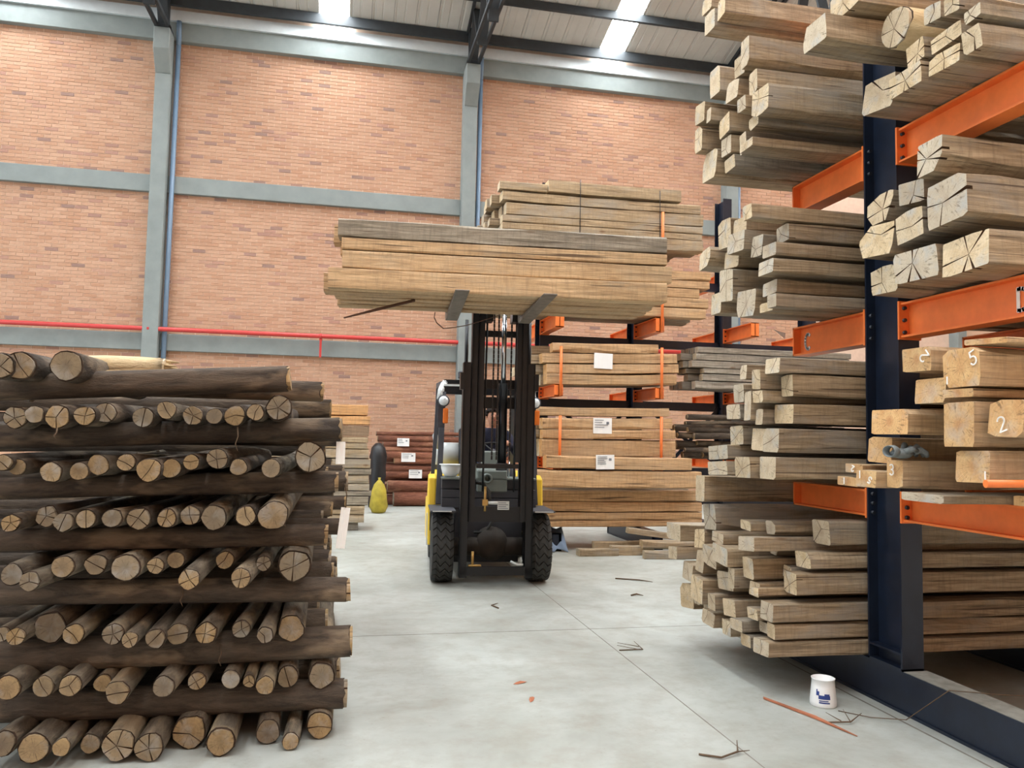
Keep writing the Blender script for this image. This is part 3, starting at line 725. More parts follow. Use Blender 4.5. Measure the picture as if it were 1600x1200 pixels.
for key, L in FAR.items():
    for i, (x0, x1, a0, a1, c0, c1) in enumerate(L):
        yf = 9.70 if key != 'x' else 9.455
        zc0, zc1 = (a0+a1)/2, (c0+c1)/2; ln = x1-x0; h = min(a1-a0, c1-c0); h = (a1-a0+c1-c0)/2
        tilt = -math.atan2(zc1-zc0, ln)
        warm = 'warm' if key in 'wxyuv' else 'old'
        o = timber(x0, ln, yf, yf+.19, -h/2, h/2, rnd, warm, name='sawn_timber', rot=(0, tilt, 0), cracks=False, tone=rnd.choice([(1.05, .97, .88, 1), (1, .9, .8, 1), (.97, .9, .82, 1)]) if warm == 'warm' else (1.12, 1.08, 1.0, 1), bow=.014, wane=.1 if i else .3)
        o.location.z = zc0
        pos = 'top' if i == 0 else ('bottom' if i == len(L)-1 else ORD[i]+' from top')
        if key == 't' and i == 1: pos = 'short second'
        tag(o, 'long front timber, %s, %s' % (pos, FD[key]), 'timber', 'timbers of the '+FD[key]); FRONT[(key, i)] = o
    for row in range(1, 1 if key == 'x' else 4):        # the rows behind, whose ends show at the left
        top = min(len(L), 7)
        for i, (x0, x1, a0, a1, c0, c1) in enumerate(L):
            if i == 0 and rnd.random() < .5: continue
            ln = x1-x0; h = (a1-a0+c1-c0)/2; zc0, zc1 = (a0+a1)/2, (c0+c1)/2
            xo = rnd.uniform(-.16, .06)-(.05*row if key in 'tvw' else 0)
            if key == 't' and i < 2: continue
            o = timber(x0+xo, ln, 9.70+.205*row, 9.89+.205*row, -h/2, h/2, rnd, 'old', rot=(0, -math.atan2(zc1-zc0, ln), 0), cracks=rnd.random() < .4, bow=.01)
            o.location.z = zc0
            pos = 'top layer' if i == 0 else ('bottom layer' if i == len(L)-1 else ORD[i]+' layer')
            tag(o, 'timber %s behind the front, %s, %s' % (['one row', 'two rows', 'three rows'][row-1], pos, FD[key]), 'timber', 'timbers of the '+FD[key])
# paper labels
def paper(name, x, y, z, w, h, label, lines=4, rz=0, ry=0, dots=True, tilt=0):
    e = empty(name, (x, y, z), rz); tag(e, label, 'label'); e.rotation_euler = (tilt, ry, rz)
    b = MB(); n = 4
    k = b.add([(w*(i/n-.5), -.003*math.sin(i*2.2), s*h/2) for i in range(n+1) for s in (-1, 1)]+[(w*(i/n-.5), .002-.003*math.sin(i*2.2), s*h/2) for i in range(n+1) for s in (-1, 1)])
    m = 2*(n+1)
    for i in range(n):
        b.face((k+2*i, k+2*i+2, k+2*i+3, k+2*i+1)); b.face((k+m+2*i, k+m+2*i+1, k+m+2*i+3, k+m+2*i+2))
    for i in (0, 2*n): b.face((k+i, k+i+1, k+m+i+1, k+m+i))
    b.build('sheet', M['paper'], e)
    if lines:
        b = MB(); r = random.Random(int(x*1000))
        for q in range(lines):
            zz = h*(.36-.6*q/max(1, lines)); b.box(-w*.42, -w*.42+w*r.uniform(.3, .7), -.006, -.004, zz-.004, zz+.004)
        b.box(w*.2, w*.34, -.006, -.004, h*.1, h*.26)
        b.build('printed_lines', M['ink'], e)
    return e
paper('paper_label', 3.24, 9.685, 2.42, .25, .20, 'white paper label on the middle bundle behind the forklift', 0, ry=.02)
paper('paper_label', 3.24, 9.685, 1.585, .25, .20, 'printed white label on the bundle level with the driver')
paper('paper_label', 3.2, 9.445, 1.13, .24, .18, 'crumpled printed label on the timber below the driver level bundle', 5, ry=-.02)
for (x, z0, z1) in ((2.90, 3.86, 4.77), (4.0, 3.86, 4.72)):
    o = MB().tube([(x, 9.69, z1), (x, 9.683, (z0+z1)/2+.3), (x, 9.68, z0)], .005, 6).build('binding_wire', M['bolt'])
    tag(o, 'thin wire around the uppermost bundle, %s one' % ('left' if x < 3.5 else 'right'), 'wire')

# grey planks and dark poles further along the distant rack
PL = [(4.614,2.60,2.685), (4.584,2.50,2.597), (4.523,2.40,2.497), (4.693,2.325,2.395), (4.678,2.225,2.32), (4.571,2.11,2.22)]
for i, (x0, z0, z1) in enumerate(PL):
    for row in range(4):
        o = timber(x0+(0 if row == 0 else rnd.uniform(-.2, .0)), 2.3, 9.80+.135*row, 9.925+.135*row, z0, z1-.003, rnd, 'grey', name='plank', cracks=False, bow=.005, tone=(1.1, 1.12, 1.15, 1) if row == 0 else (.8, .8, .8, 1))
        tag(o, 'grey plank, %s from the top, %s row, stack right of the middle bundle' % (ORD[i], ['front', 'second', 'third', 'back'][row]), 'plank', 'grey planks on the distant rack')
PO = [(4.443,1.73,.038),(4.505,1.645,.038),(4.307,1.585,.046),(4.475,1.565,.036),(4.597,1.61,.036),(4.72,1.61,.036),(4.353,1.487,.043),(4.567,1.477,.046),(4.751,1.55,.04),(4.354,1.36,.062),(4.629,1.39,.036),(4.431,1.296,.03),(4.477,1.225,.048),(4.737,1.23,.043)]
for i, (x, z, r) in enumerate(PO):
    yy = 9.78 + (i*.37 % .5)*.5
    o = log((x, yy, z), (1, rnd.uniform(-.03, .03), rnd.uniform(-.01, .02)), 2.2, r, r*.85, rnd, 'bark', cracks=0, tone=(1, .98, .95, 1), name='pole', n=12)
    tag(o, 'dark thin pole, %s from the top, pile right of the driver level bundle' % ORD[i], 'pole', 'dark poles on the distant rack')
# ------------------------------------------------------------------ cross-laid log stack on the left
ENDS = {
 'A': [(-1.439,3.741,1.678,0.057), (-1.376,3.769,1.683,0.066), (-1.188,3.753,1.689,0.070)],
 'B': [(-1.383,3.774,1.460,0.050), (-1.310,3.776,1.475,0.041), (-1.202,3.726,1.467,0.053), (-1.094,3.721,1.474,0.046), (-1.034,3.795,1.490,0.048), (-0.865,3.743,1.473,0.047), (-0.769,3.741,1.508,0.042), (-0.671,3.810,1.487,0.046), (-0.572,3.762,1.486,0.038), (-0.489,3.795,1.491,0.049), (-0.396,3.763,1.508,0.041), (-0.295,3.778,1.532,0.062)],
 'C': [(-1.404,3.734,1.268,0.038), (-1.365,3.777,1.248,0.038), (-1.239,3.798,1.227,0.047), (-1.117,3.767,1.233,0.041), (-1.048,3.787,1.261,0.047), (-0.933,3.780,1.274,0.042), (-0.827,3.726,1.244,0.054), (-0.748,3.788,1.249,0.045), (-0.662,3.773,1.278,0.038), (-0.549,3.747,1.296,0.048), (-0.454,3.723,1.261,0.040), (-0.321,3.798,1.254,0.046), (-0.147,3.763,1.309,0.074)],
 'D': [(-1.379,3.785,1.009,0.040), (-1.245,3.799,1.036,0.049), (-1.173,3.784,1.013,0.044), (-1.090,3.803,1.025,0.044), (-0.973,3.756,1.032,0.044), (-0.873,3.792,1.026,0.054), (-0.751,3.760,1.031,0.044), (-0.661,3.804,1.039,0.045), (-0.560,3.799,1.030,0.059), (-0.415,3.729,1.044,0.048), (-0.298,3.732,1.046,0.069)],
 'E': [(-1.311,3.642,0.815,0.046), (-1.237,3.625,0.790,0.041), (-1.159,3.759,0.826,0.050), (-1.040,3.804,0.827,0.049), (-0.903,3.733,0.822,0.063), (-0.791,3.780,0.822,0.038), (-0.720,3.839,0.837,0.040), (-0.618,3.598,0.793,0.045), (-0.512,3.857,0.831,0.043), (-0.414,3.633,0.788,0.044), (-0.341,3.843,0.816,0.036), (-0.200,3.795,0.812,0.077)],
 'F': [(-1.394,3.804,0.539,0.033), (-1.327,3.769,0.536,0.038), (-1.237,3.893,0.542,0.071), (-1.107,3.780,0.536,0.046), (-0.939,3.735,0.542,0.046), (-0.869,3.727,0.518,0.034), (-0.771,3.751,0.514,0.044), (-0.689,3.801,0.518,0.050), (-0.569,3.785,0.523,0.050), (-0.427,3.846,0.521,0.043), (-0.312,3.725,0.520,0.038), (-0.208,3.865,0.513,0.064)],
 'G': [(-1.338,3.744,0.332,0.054), (-1.198,3.732,0.334,0.045), (-1.093,3.726,0.335,0.047), (-0.992,3.825,0.310,0.041), (-0.907,3.725,0.299,0.050), (-0.722,3.714,0.318,0.048), (-0.608,3.848,0.297,0.042), (-0.462,3.835,0.302,0.043), (-0.378,3.790,0.304,0.028), (-0.305,3.746,0.294,0.042), (-0.217,3.901,0.284,0.052), (-0.065,3.925,0.276,0.064)],
 'H': [(-1.339,3.724,0.111,0.056), (-1.218,3.719,0.088,0.065), (-1.101,3.682,0.099,0.037), (-1.018,3.785,0.070,0.043), (-0.896,3.736,0.076,0.069), (-0.771,3.729,0.062,0.062), (-0.630,3.850,0.075,0.075), (-0.481,3.737,0.064,0.064), (-0.292,3.852,0.056,0.056), (-0.187,3.762,0.040,0.040), (-0.065,3.881,0.063,0.063)],
}

# front cross logs: z centre left, z centre right, radius, right end x
CROSS = [(.178, .168, .072, .045), (.412, .418, .074, .066), (.668, .662, .058, .044), (.915, .928, .052, -.07), (1.130, 1.181, .052, -.03), (1.373, 1.441, .057, -.02), (1.567, 1.680, .061, -.274)]
ROWN = {'H': 'bottom row', 'G': 'second row up', 'F': 'third row up', 'E': 'fourth row up', 'D': 'fifth row up', 'C': 'third row down', 'B': 'second row down', 'A': 'top row'}
KEYS = 'HGFEDCBA'
rnd = random.Random(21)
for ri, key in enumerate(KEYS):
    L = sorted(ENDS[key])
    for i, (x, y, z, r) in enumerate(L):
        ln = rnd.uniform(2.1, 2.5)
        if ri == 0: zb = r*.9
        else:
            a, c, rr, xe = CROSS[ri-1]; zt = a+(c-a)*(x+1.5)/1.5+rr; zb = max(zt+r*.85, z-.02)
        drop = (zb-z)
        ang = rnd.uniform(-.04, .03) if x < -.3 else rnd.uniform(-.04, 0)
        d = Vector((math.sin(ang), 1, drop/1.1))
        r0 = r*.97
        o = log((x, y, z), d, ln, r0, r0*rnd.uniform(.82, .95), rnd, 'bark_grey' if key in 'EFGH' or rnd.random() < .35 else 'bark', tone=rnd.choice([(1, 1, 1, 1), (.85, .83, .8, 1), (.92, .9, .88, 1), (.75, .73, .72, 1)]), rim=rnd.uniform(.07, .13), n=16)
        size = 'thick' if r > .064 else ('thin' if r < .045 else 'medium')
        w = 'rightmost' if i == len(L)-1 else ('leftmost visible' if i == 0 else ORD[i]+' from left')
        tag(o, '%s log end, %s, %s of the log stack' % (size, w, ROWN[key]), 'log', 'log ends facing the aisle')
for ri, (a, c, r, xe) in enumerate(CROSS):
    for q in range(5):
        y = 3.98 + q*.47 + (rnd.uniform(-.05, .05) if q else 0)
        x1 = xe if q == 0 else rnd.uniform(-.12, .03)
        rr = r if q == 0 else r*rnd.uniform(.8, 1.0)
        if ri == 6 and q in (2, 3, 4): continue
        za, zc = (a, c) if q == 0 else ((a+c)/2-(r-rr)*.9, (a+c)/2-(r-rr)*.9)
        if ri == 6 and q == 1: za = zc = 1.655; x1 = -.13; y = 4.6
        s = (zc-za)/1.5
        o = log((x1, y, zc), (-1, 0, -s), 2.6, rr, rr*.92, rnd, 'bark', tone=[(1.15, 1.15, 1.15, 1), (1.15, 1.14, 1.12, 1), (1.15, 1.12, 1.1, 1), (1.0, .92, .84, 1), (1.0, .93, .86, 1), (.75, .72, .7, 1), (1.2, 1.12, 1.05, 1)][ri], rim=.08, n=18, bend=.01, cracks=rnd.choice((0, 3, 4)))  # bark tone per layer paints in the light on the lower cross logs
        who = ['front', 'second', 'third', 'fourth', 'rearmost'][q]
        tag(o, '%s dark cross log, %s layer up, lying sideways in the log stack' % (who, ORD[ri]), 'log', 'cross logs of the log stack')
for i in range(11):  # backing logs added so the gaps through the stack stay dark
    r = rnd.uniform(.068, .08)
    o = log((rnd.uniform(-.15, -.02), 6.42, .08+.153*i), (-1, 0, 0), 2.6, r, r*.95, rnd, 'bark', rim=.08, n=14, cracks=0)
    tag(o, 'dark log added behind the log stack to darken its gaps, %s up' % ORD[i], 'log', 'logs added behind the log stack')
# pale peeled log on top, splintered at its right end
o = log((-1.26, 4.25, 1.725), (1, .02, .02), .36, .055, .048, rnd, 'bark_pale', 'timber_end', cracks=0, rim=.02, n=16)
tag(o, 'pale peeled log with a splintered end on top of the log stack', 'log')
sp = MB()
for q in range(14):
    a = q*2.4; rr = .042*math.sqrt((q+.5)/14); y, z = math.cos(a)*rr, math.sin(a)*rr
    sp.tube([(.33, y, z), (.36+rnd.uniform(.02, .07), y*.8+rnd.uniform(-.01, .01), z*.7+rnd.uniform(-.006, .012))], [.016, .003], 6)
s = sp.build('splinters', M['bark_pale'], o)
o = MB().prism([(0, 0), (.26, .012), (.3, .03), (.22, .045), (.05, .03)], -.02, .02, 'y').build('bark_flake', M['bark_pale']); o.location = (-1.14, 4.02, 1.665)
tag(o, 'thin pale bark flake below the splintered peeled log', 'bark')
# bark shreds hanging from the stack
for i, (x, y, z, l) in enumerate(((-.475, 3.80, 1.44, .11), (-.25, 3.78, 1.05, .06), (-.70, 3.918, .70, .08), (-.52, 3.90, .44, .09), (-1.2, 3.72, 1.42, .05))):
    o = MB().tube([(x, y, z), (x+.006, y-.02, z-l*.4), (x-.004, y-.022, z-l*.7), (x+.008, y-.025, z-l)], [.004, .003, .003, .001], 5).build('bark_shred', M['twig'])
    tag(o, 'thin bark shred hanging in the log stack, %s of five from the top right' % ORD[i], 'bark', 'bark shreds')
# white tags on the right flank of the stack
e = paper('paper_tag', .012, 4.03, .955, .05, .2, 'white paper tag hanging from the right side of the log stack', 0, rz=.25)
e.rotation_euler = (0, .12, .5)
MB().tube([(0, 0, .1), (-.01, -.01, .16), (-.04, -.03, .215)], .003, 6).build('tie_string', M['twig'], e)
paper('paper_tag', -.012, 3.985, 1.325, .045, .11, 'grey paper tag between the upper logs at the stack side', 0, rz=.3)

# ------------------------------------------------------------------ sleeper stack behind the logs
SB = [(.365,1.69,1.85,'warm'),(.372,1.55,1.685,'warm'),(.38,1.385,1.545,'grey'),(.383,1.29,1.38,'old'),(.386,1.20,1.285,'old'),(.405,1.06,1.195,'old'),(.428,.91,1.055,'old'),(.414,.82,.905,'grey'),(.417,.69,.815,'old'),(.42,.585,.685,'old'),(.41,.51,.58,'grey'),(.39,.37,.505,'grey'),(.37,.24,.365,'old'),(.34,.12,.235,'old')]
rnd = random.Random(4)
for i, (x1, z0, z1, kd) in enumerate(SB):
    for row in range(3):
        tone = (1.25, .98, .72, 1) if kd == 'warm' and i < 2 else (1.15, 1.13, 1.08, 1)
        if i == 2: tone = (1.0, .78, .62, 1)
        o = timber(x1+rnd.uniform(-.04, .03), 2.3, 11.9+.24*row, 12.12+.24*row, z0, z1, rnd, kd, name='sleeper', cracks=False, tone=tone, bow=.006)
        o.rotation_euler = (0, 0, PI); o.location.x = x1+rnd.uniform(-.04, .02) - (.0 if row == 0 else rnd.uniform(0, .05))
        tag(o, 'sawn sleeper, %s from the top, %s row, stack behind the logs' % (ORD[i], ['front', 'middle', 'back'][row]), 'timber', 'sleepers stacked behind the logs')
for i, yy in enumerate((11.95, 12.5)):
    o = bevel(MB().box(-1.9, .25, yy, yy+.1, 0, .118).build('bearer', M['timber_grey'])); tag(o, 'bearer under the sleeper stack, %s one' % ('front' if i == 0 else 'back'), 'timber')
def sack(name, mat, loc, sx, sy, sz, seed, label, prof=None):
    r = random.Random(seed); b = MB(); n = 16; prof = prof or [(.02, 0), (.75, .02), (1, .2), (.98, .45), (.85, .68), (.6, .85), (.3, .95), (.12, 1.0), (.16, 1.06)]
    rings = []
    for k, (rr, h) in enumerate(prof):
        rings.append(b.add([(sx*rr*math.cos(2*PI*q/n)*(1+.10*math.sin(q*3.1+k)+r.uniform(-.06, .06)), sy*rr*math.sin(2*PI*q/n)*(1+r.uniform(-.08, .08)), sz*h) for q in range(n)]))
    for i in range(len(rings)-1):
        for q in range(n):
            q2 = (q+1) % n; b.face((rings[i]+q, rings[i]+q2, rings[i+1]+q2, rings[i+1]+q), 0, True)
    b.face([rings[0]+q for q in range(n)]); b.face([rings[-1]+q for q in range(n)])
    o = b.build(name, mat); o.location = loc; tag(o, label, 'sack'); return o
sack('sack', M['yellow_bag'], (.66, 14.6, 0), .15, .17, .60, 2, 'yellow plastic sack on the floor beside the sleeper stack')
sack('sack', M['black_bag'], (.66, 15.5, 0), .16, .2, 1.25, 7, 'tall black plastic sack behind the yellow sack', [(.02, 0), (.9, .02), (1, .15), (.9, .35), (1.05, .5), (.95, .65), (1.0, .8), (.8, .93), (.3, 1.0)])

# ------------------------------------------------------------------ red-brown logs by the wall
WL = [(.635,1.43,.042,0),(.671,1.339,.068,1),(.775,1.233,.062,2),(.728,1.13,.062,0),(.832,1.023,.08,1),(1.005,.897,.068,2),(.824,.742,.062,0),(.828,.617,.08,1),(.885,.395,.122,0),(1.01,.153,.153,2)]
rnd = random.Random(11)
for i, (x, z, r, q) in enumerate(WL):
    o = log((x, 16.0+(.05 if r < .1 else 0), z), (1, rnd.uniform(-.02, .02), rnd.uniform(-.006, .012)), 2.6, r, r*.9, rnd, 'bark_red', cracks=0, rim=.1, n=16)
    tag(o, 'red-brown log by the wall, %s from the top, left of the forklift' % ORD[i], 'log', 'red-brown logs by the wall')
for i, (x, z, r) in enumerate(((.7,1.25,.07),(.9,1.1,.08),(.75,.93,.08),(.85,.78,.07),(.8,.55,.09),(.75,.32,.1),(.9,.1,.1))):
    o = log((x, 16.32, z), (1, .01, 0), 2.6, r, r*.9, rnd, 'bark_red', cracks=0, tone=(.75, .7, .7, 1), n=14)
    tag(o, 'red-brown log in the rear row by the wall, %s from the top' % ORD[i], 'log', 'red-brown logs by the wall')
paper('paper_label', 1.17, 15.972, 1.27, .24, .16, 'upper white label on the red-brown logs by the wall', 3)
paper('paper_label', 1.28, 15.962, .97, .28, .18, 'middle white label on the red-brown logs by the wall', 3)
paper('paper_label', 1.43, 15.962, .64, .26, .17, 'lowest white label on the red-brown logs by the wall', 3)

# ------------------------------------------------------------------ loose things on the floor
rnd = random.Random(31)
for i, (x, y, z, l, w, h, rz, ry) in enumerate(((2.82, 9.30, .045, .5, .14, .09, .02, 0), (3.25, 9.34, .06, .5, .12, .12, -.03, 0), (3.62, 9.28, .14, .75, .14, .1, -.05, .02), (3.5, 9.45, .29, .9, .12, .075, -.06, .12), (3.55, 9.02, .05, .5, .1, .1, -.15, 0), (3.1, 9.58, .07, .8, .1, .14, .02, 0), (4.1, 9.1, .05, .5, .12, .1, .1, 0))):
    o = timber(x, l, -w/2, w/2, -h/2, h/2, rnd, 'old', name='offcut', cracks=False, rot=(0, ry, rz)); o.location = (x, y, z)
    tag(o, 'loose timber offcut, %s of seven on the floor before the distant rack' % ORD[i], 'timber', 'loose offcuts on the floor')
b = MB(); n = 7
k = b.add([(2.42+.06*i, 9.95+.05*math.sin(i*1.9)-.08*j, .02+.24*(1-j/4.0)+.02*math.sin(i*2.3+j)) for i in range(n) for j in range(5)])
for i in range(n-1):
    for j in range(4): b.face((k+i*5+j, k+i*5+j+1, k+(i+1)*5+j+1, k+(i+1)*5+j), 0, True)
o = b.build('tarp', M['tarp']); sm = o.modifiers.new('thick', 'SOLIDIFY'); sm.thickness = .01
tag(o, 'blue grey tarp bunched on the floor under the distant rack', 'tarp')
# white paint bucket, wider at its foot
bk = empty('paint_bucket', (2.60, 3.955, 0)); bk.scale = (.88, .88, .86); tag(bk, 'white paint bucket with blue print on the floor by the blue rack', 'bucket')
MB().lathe([(.02, .004), (.074, 0), (.079, .006), (.079, .03), (.070, .12), (.067, .163), (.071, .165), (.071, .170), (.064, .170), (.062, .05), (.0005, .045)], 32, closed=True).build('shell', M['helmet'], bk)
b = MB()
def bband(a0, a1, z0, z1, n=8):
    r = lambda z: .0795 - (z-.03)*.1 + .0012
    k = b.add([(r(z)*math.cos(a0+(a1-a0)*i/n), r(z)*math.sin(a0+(a1-a0)*i/n), z) for i in range(n+1) for z in (z0, z1)])
    for i in range(n): b.face((k+2*i, k+2*i+2, k+2*i+3, k+2*i+1))
c0 = math.atan2(-3.945, -2.60)
bband(c0-.35, c0+.55, .055, .078); bband(c0-.55, c0-.30, .075, .10); bband(c0+.1, c0+.5, .078, .088); bband(c0-.55, c0-.45, .10, .112); bband(c0-.30, c0+.5, .03, .038); bband(c0-.3, c0+.4, .042, .048)
b.build('printed_panel', M['blue_print'], bk)
MB().lathe([(.0005, .05), (.061, .052), (.0005, .053)], 24, closed=True).build('dried_paint', M['bucket_in'], bk)
o = MB(); k = o.add([(2.318, 4.085, .003), (2.325, 4.10, .003), (2.42, 3.76, .003), (2.44, 3.775, .003), (2.484, 3.503, .003), (2.490, 3.506, .003)]); k2 = o.add([(2.318, 4.085, .012), (2.325, 4.10, .012), (2.42, 3.76, .012), (2.44, 3.775, .012), (2.484, 3.503, .006), (2.490, 3.506, .006)])
for q in ((0,1,3,2),(2,3,5,4)): o.face([k+i for i in q]); o.face([k2+i for i in q])
for a, c in ((0,1),(1,3),(3,5),(5,4),(4,2),(2,0)): o.face((k+a, k+c, k2+c, k2+a))
tag(o.build('wood_strip', M['strip']), 'thin reddish wood strip on the floor before the bucket', 'wood strip')
def twig(pts, r, label, forks=()):
    b = MB(); b.tube([(x, y, z+r) for x, y, z in pts], [r]*(len(pts)-1)+[r*.4], 6)
    for f in forks: b.tube([(x, y, z+r) for x, y, z in f], [r*.7]*(len(f)-1)+[r*.3], 5)
    o = b.build('twig', M['twig']); return tag(o, label, 'twig', 'twigs on the floor')
twig([(2.62, 3.85, 0), (2.72, 3.72, .005), (2.85, 3.62, .02), (2.935, 3.42, .225), (3.1, 3.28, .24), (3.35, 3.25, .23)], .0025, 'long thin twig leaning over the blue base beam')
twig([(2.45, 3.7, 0), (2.56, 3.66, .01), (2.68, 3.74, .02)], .004, 'forked twig beside the reddish wood strip', [[(2.56, 3.66, .01), (2.60, 3.78, .03)], [(2.52, 3.68, .01), (2.50, 3.78, .02)]])
twig([(1.62, 3.42, 0), (1.70, 3.36, .004), (1.80, 3.40, .008), (1.86, 3.52, .01)], .005, 'curved twig at the bottom middle of the floor', [[(1.80, 3.40, .008), (1.86, 3.40, .01)]])
twig([(1.86, 5.15, 0), (2.02, 5.13, .006), (2.03, 5.32, .01)], .004, 'small branching twig on the floor right of the long floor joint', [[(2.0, 5.13, .004), (1.88, 5.25, .006)], [(2.02, 5.2, .006), (1.9, 5.3, .01)]])
twig([(2.60, 6.90, 0), (2.66, 6.92, .006), (2.70, 6.86, .004)], .008, 'short dark twig in the aisle before the timber ends')
twig([(1.30, 6.52, 0), (1.26, 6.62, .003), (1.33, 6.7, .003)], .006, 'bent twig in the aisle before the forklift')
twig([(2.75, 7.75, 0), (2.95, 7.6, .006), (3.05, 7.5, .004)], .007, 'dark twig on the dusty floor near the timber ends')
for i, (x, y, rz) in enumerate(((1.045, 4.56, .4), (1.045, 4.27, 1.2))):
    b = MB(); L = .05
    k = b.add([(-L, 0, .002), (-L*.4, .012, .006), (L*.6, .014, .004), (L, 0, .002), (L*.5, -.013, .005), (-L*.4, -.012, .002), (0, 0, .014)])
    for q in range(6): b.face((k+q, k+(q+1) % 6, k+6))
    b.face([k+q for q in range(6)][::-1])
    o = b.build('bark_chip', M['strip']); o.location = (x, y, 0); o.rotation_euler = (0, 0, rz)
    tag(o, 'brown bark chip on the floor, the %s of two in mid aisle' % ('farther' if i == 0 else 'nearer'), 'bark chip')
# work glove on the timbers below arm D
gl = empty('work_glove', (2.62, 3.31, 1.352), PI*.55); gl.scale = (1.15, 1.15, 1.2); tag(gl, 'grey rubber work glove lying on the timber ends below arm D', 'glove')
MB().ball((0, .02, .022), .05, 14, 0, (.85, .95, .42)).build('palm', M['glove'], gl)
for i, (fx, ln, up) in enumerate(((-.036, .055, .012), (-.014, .068, .024), (.010, .066, .018), (.032, .052, .030))):
    MB().tube([(fx*.8, -.015, .026), (fx*1.2, -.015-ln*.45, .026+up), (fx*1.4, -.015-ln*.8, .018+up*.6), (fx*1.35, -.012-ln, .011)], [.012, .0125, .0115, .008], 10).build('finger', M['glove'], gl)
MB().tube([(-.03, .035, .03), (-.05, .015, .04), (-.048, -.012, .034)], [.012, .012, .009], 10).build('thumb', M['glove'], gl)
MB().lathe([(.028, 0), (.036, .012), (.033, .035), (.030, .035), (.026, .01)], 14, M=Matrix.Translation((0, .055, .03)) @ Matrix.Rotation(-PI/2, 4, 'X') @ Matrix.Diagonal((1, .7, 1, 1)), closed=True).build('cuff', M['glove'], gl)
o = MB().prism([(0, 0), (.09, -.02), (.085, -.06)], -.001, .001, 'y').build('paper_scrap', M['paper']); o.location = (2.86, 4.9, 2.19); tag(o, 'white paper corner sticking out beneath the C arm stack', 'paper')
# ------------------------------------------------------------------ forklift (local: x right, y away from the camera, z up; origin under the front axle)
FKX, FKY, FKR = 1.445, 7.78, math.radians(-4.0)
fk = empty('forklift', (FKX, FKY, 0), FKR)
tag(fk, 'yellow and black forklift facing the camera, raising a timber load', 'forklift')
FM = Matrix.Translation((FKX, FKY, 0)) @ Matrix.Rotation(FKR, 4, 'Z')

def tyre_mesh(r, w, rim_r, n=26, lugs=True):
    b = MB(); Mx = Matrix.Rotation(PI/2, 4, 'Y'); hw = w/2
    b.lathe([(rim_r, -hw*.82), (rim_r+.03, -hw*.95), (r*.86, -hw), (r*.945, -hw*.93), (r*.955, 0), (r*.945, hw*.93), (r*.86, hw), (rim_r+.03, hw*.95), (rim_r, hw*.82)], 40, 0, Mx, closed=True)
    if lugs:
        seg = [(-hw*.98, .0), (-hw*.62, -.35), (-hw*.22, .32), (hw*.2, -.3), (hw*.62, .35), (hw*.98, .0)]
        step = 2*PI/n
        for q in range(n):
            a = q*step; th = step*.40
            top = []; bot = []
            for x, off in seg:
                rr = r if abs(x) < hw*.9 else r*.965
                for s in (-1, 1):
                    an = a+off*step+s*th
                    top.append((x, rr*math.cos(an), rr*math.sin(an))); bot.append((x, r*.93*math.cos(an), r*.93*math.sin(an)))
            k = b.add(top); k2 = b.add(bot); m = len(seg)
            for i in range(m-1):
                b.face((k+2*i, k+2*i+1, k+2*i+3, k+2*i+2))
                b.face((k+2*i, k+2*i+2, k2+2*i+2, k2+2*i)); b.face((k+2*i+1, k2+2*i+1, k2+2*i+3, k+2*i+3))
            b.face((k, k2, k2+1, k+1)); b.face((k+2*m-2, k+2*m-1, k2+2*m-1, k2+2*m-2))
    return b.mesh('tyre', [M['rubber']])
def rim_mesh(r, w):
    b = MB(); Mx = Matrix.Rotation(PI/2, 4, 'Y')
    b.lathe([(r, -w*.4), (r*.85, -w*.38), (r*.75, -w*.1), (r*.3, -w*.08), (r*.28, -w*.25), (.001, -w*.25), (.001, w*.25), (r*.28, w*.25), (r*.3, w*.08), (r*.75, w*.1), (r*.85, w*.38), (r, w*.4)], 24, 0, Mx, closed=True)
    return b.mesh('rim', [M['silver']])
tf, rf = tyre_mesh(.335, .205, .17), rim_mesh(.172, .2); tr_, rr_ = tyre_mesh(.27, .17, .13, 22), rim_mesh(.132, .16)
for sx in (-1, 1):
    w = inst('front_wheel', tf, (sx*.472, 0, .335), parent=fk); inst('wheel_rim', rf, parent=w)
    w = inst('rear_wheel', tr_, (sx*.46, 1.5, .27), parent=fk); inst('wheel_rim', rr_, parent=w)
def part(b, nm, mt, par=None): return b.build(nm, mt, par or fk)
# body
b = MB(); b.prism([(.12, .36), (2.05, .30), (2.05, .62), (.12, .70)], -.34, .34); part(b, 'chassis', M['charcoal'])
for sx in (-1, 1):
    b = MB(); b.prism([(.34, .30), (.38, .62), (.42, .98), (.55, 1.02), (.75, .78), (1.15, .74), (1.2, .62), (1.05, .30)], sx*.52, sx*.60); bevel(part(b, 'side_panel', M['yellow']), .015, 2)
    b = MB(); b.box(sx*.345, sx*.575, .95, 1.25, .30, .36); part(b, 'step', M['charcoal'])
    b = MB(); b.prism([(.35, .30), (.40, .62), (.44, .62), (.42, .30)], sx*.50, sx*.61); part(b, 'silver_edge', M['silver'])
b = MB(); b.prism([(1.2, .34), (1.2, .98), (1.5, 1.02), (2.05, .98), (2.2, .85), (2.22, .45), (2.1, .3)], -.53, .53); bevel(part(b, 'counterweight', M['yellow']), .03, 2)
b = MB(); b.box(-.42, .42, .88, 1.45, .70, .95); bevel(part(b, 'hood', M['charcoal']), .02)
b = MB(); b.box(-.24, .24, .86, 1.28, .95, 1.05); b.prism([(1.2, 1.02), (1.32, 1.02), (1.45, 1.5), (1.36, 1.52)], -.23, .23); bevel(part(b, 'seat', M['black']), .03, 2)
part(MB().box(-.33, .33, .28, 1.95, .14, .34), 'dark_backing', M['black'])  # black box added as dark backing below the chassis
part(MB().box(-.33, .33, .20, .24, .30, .70), 'bulkhead', M['black'])
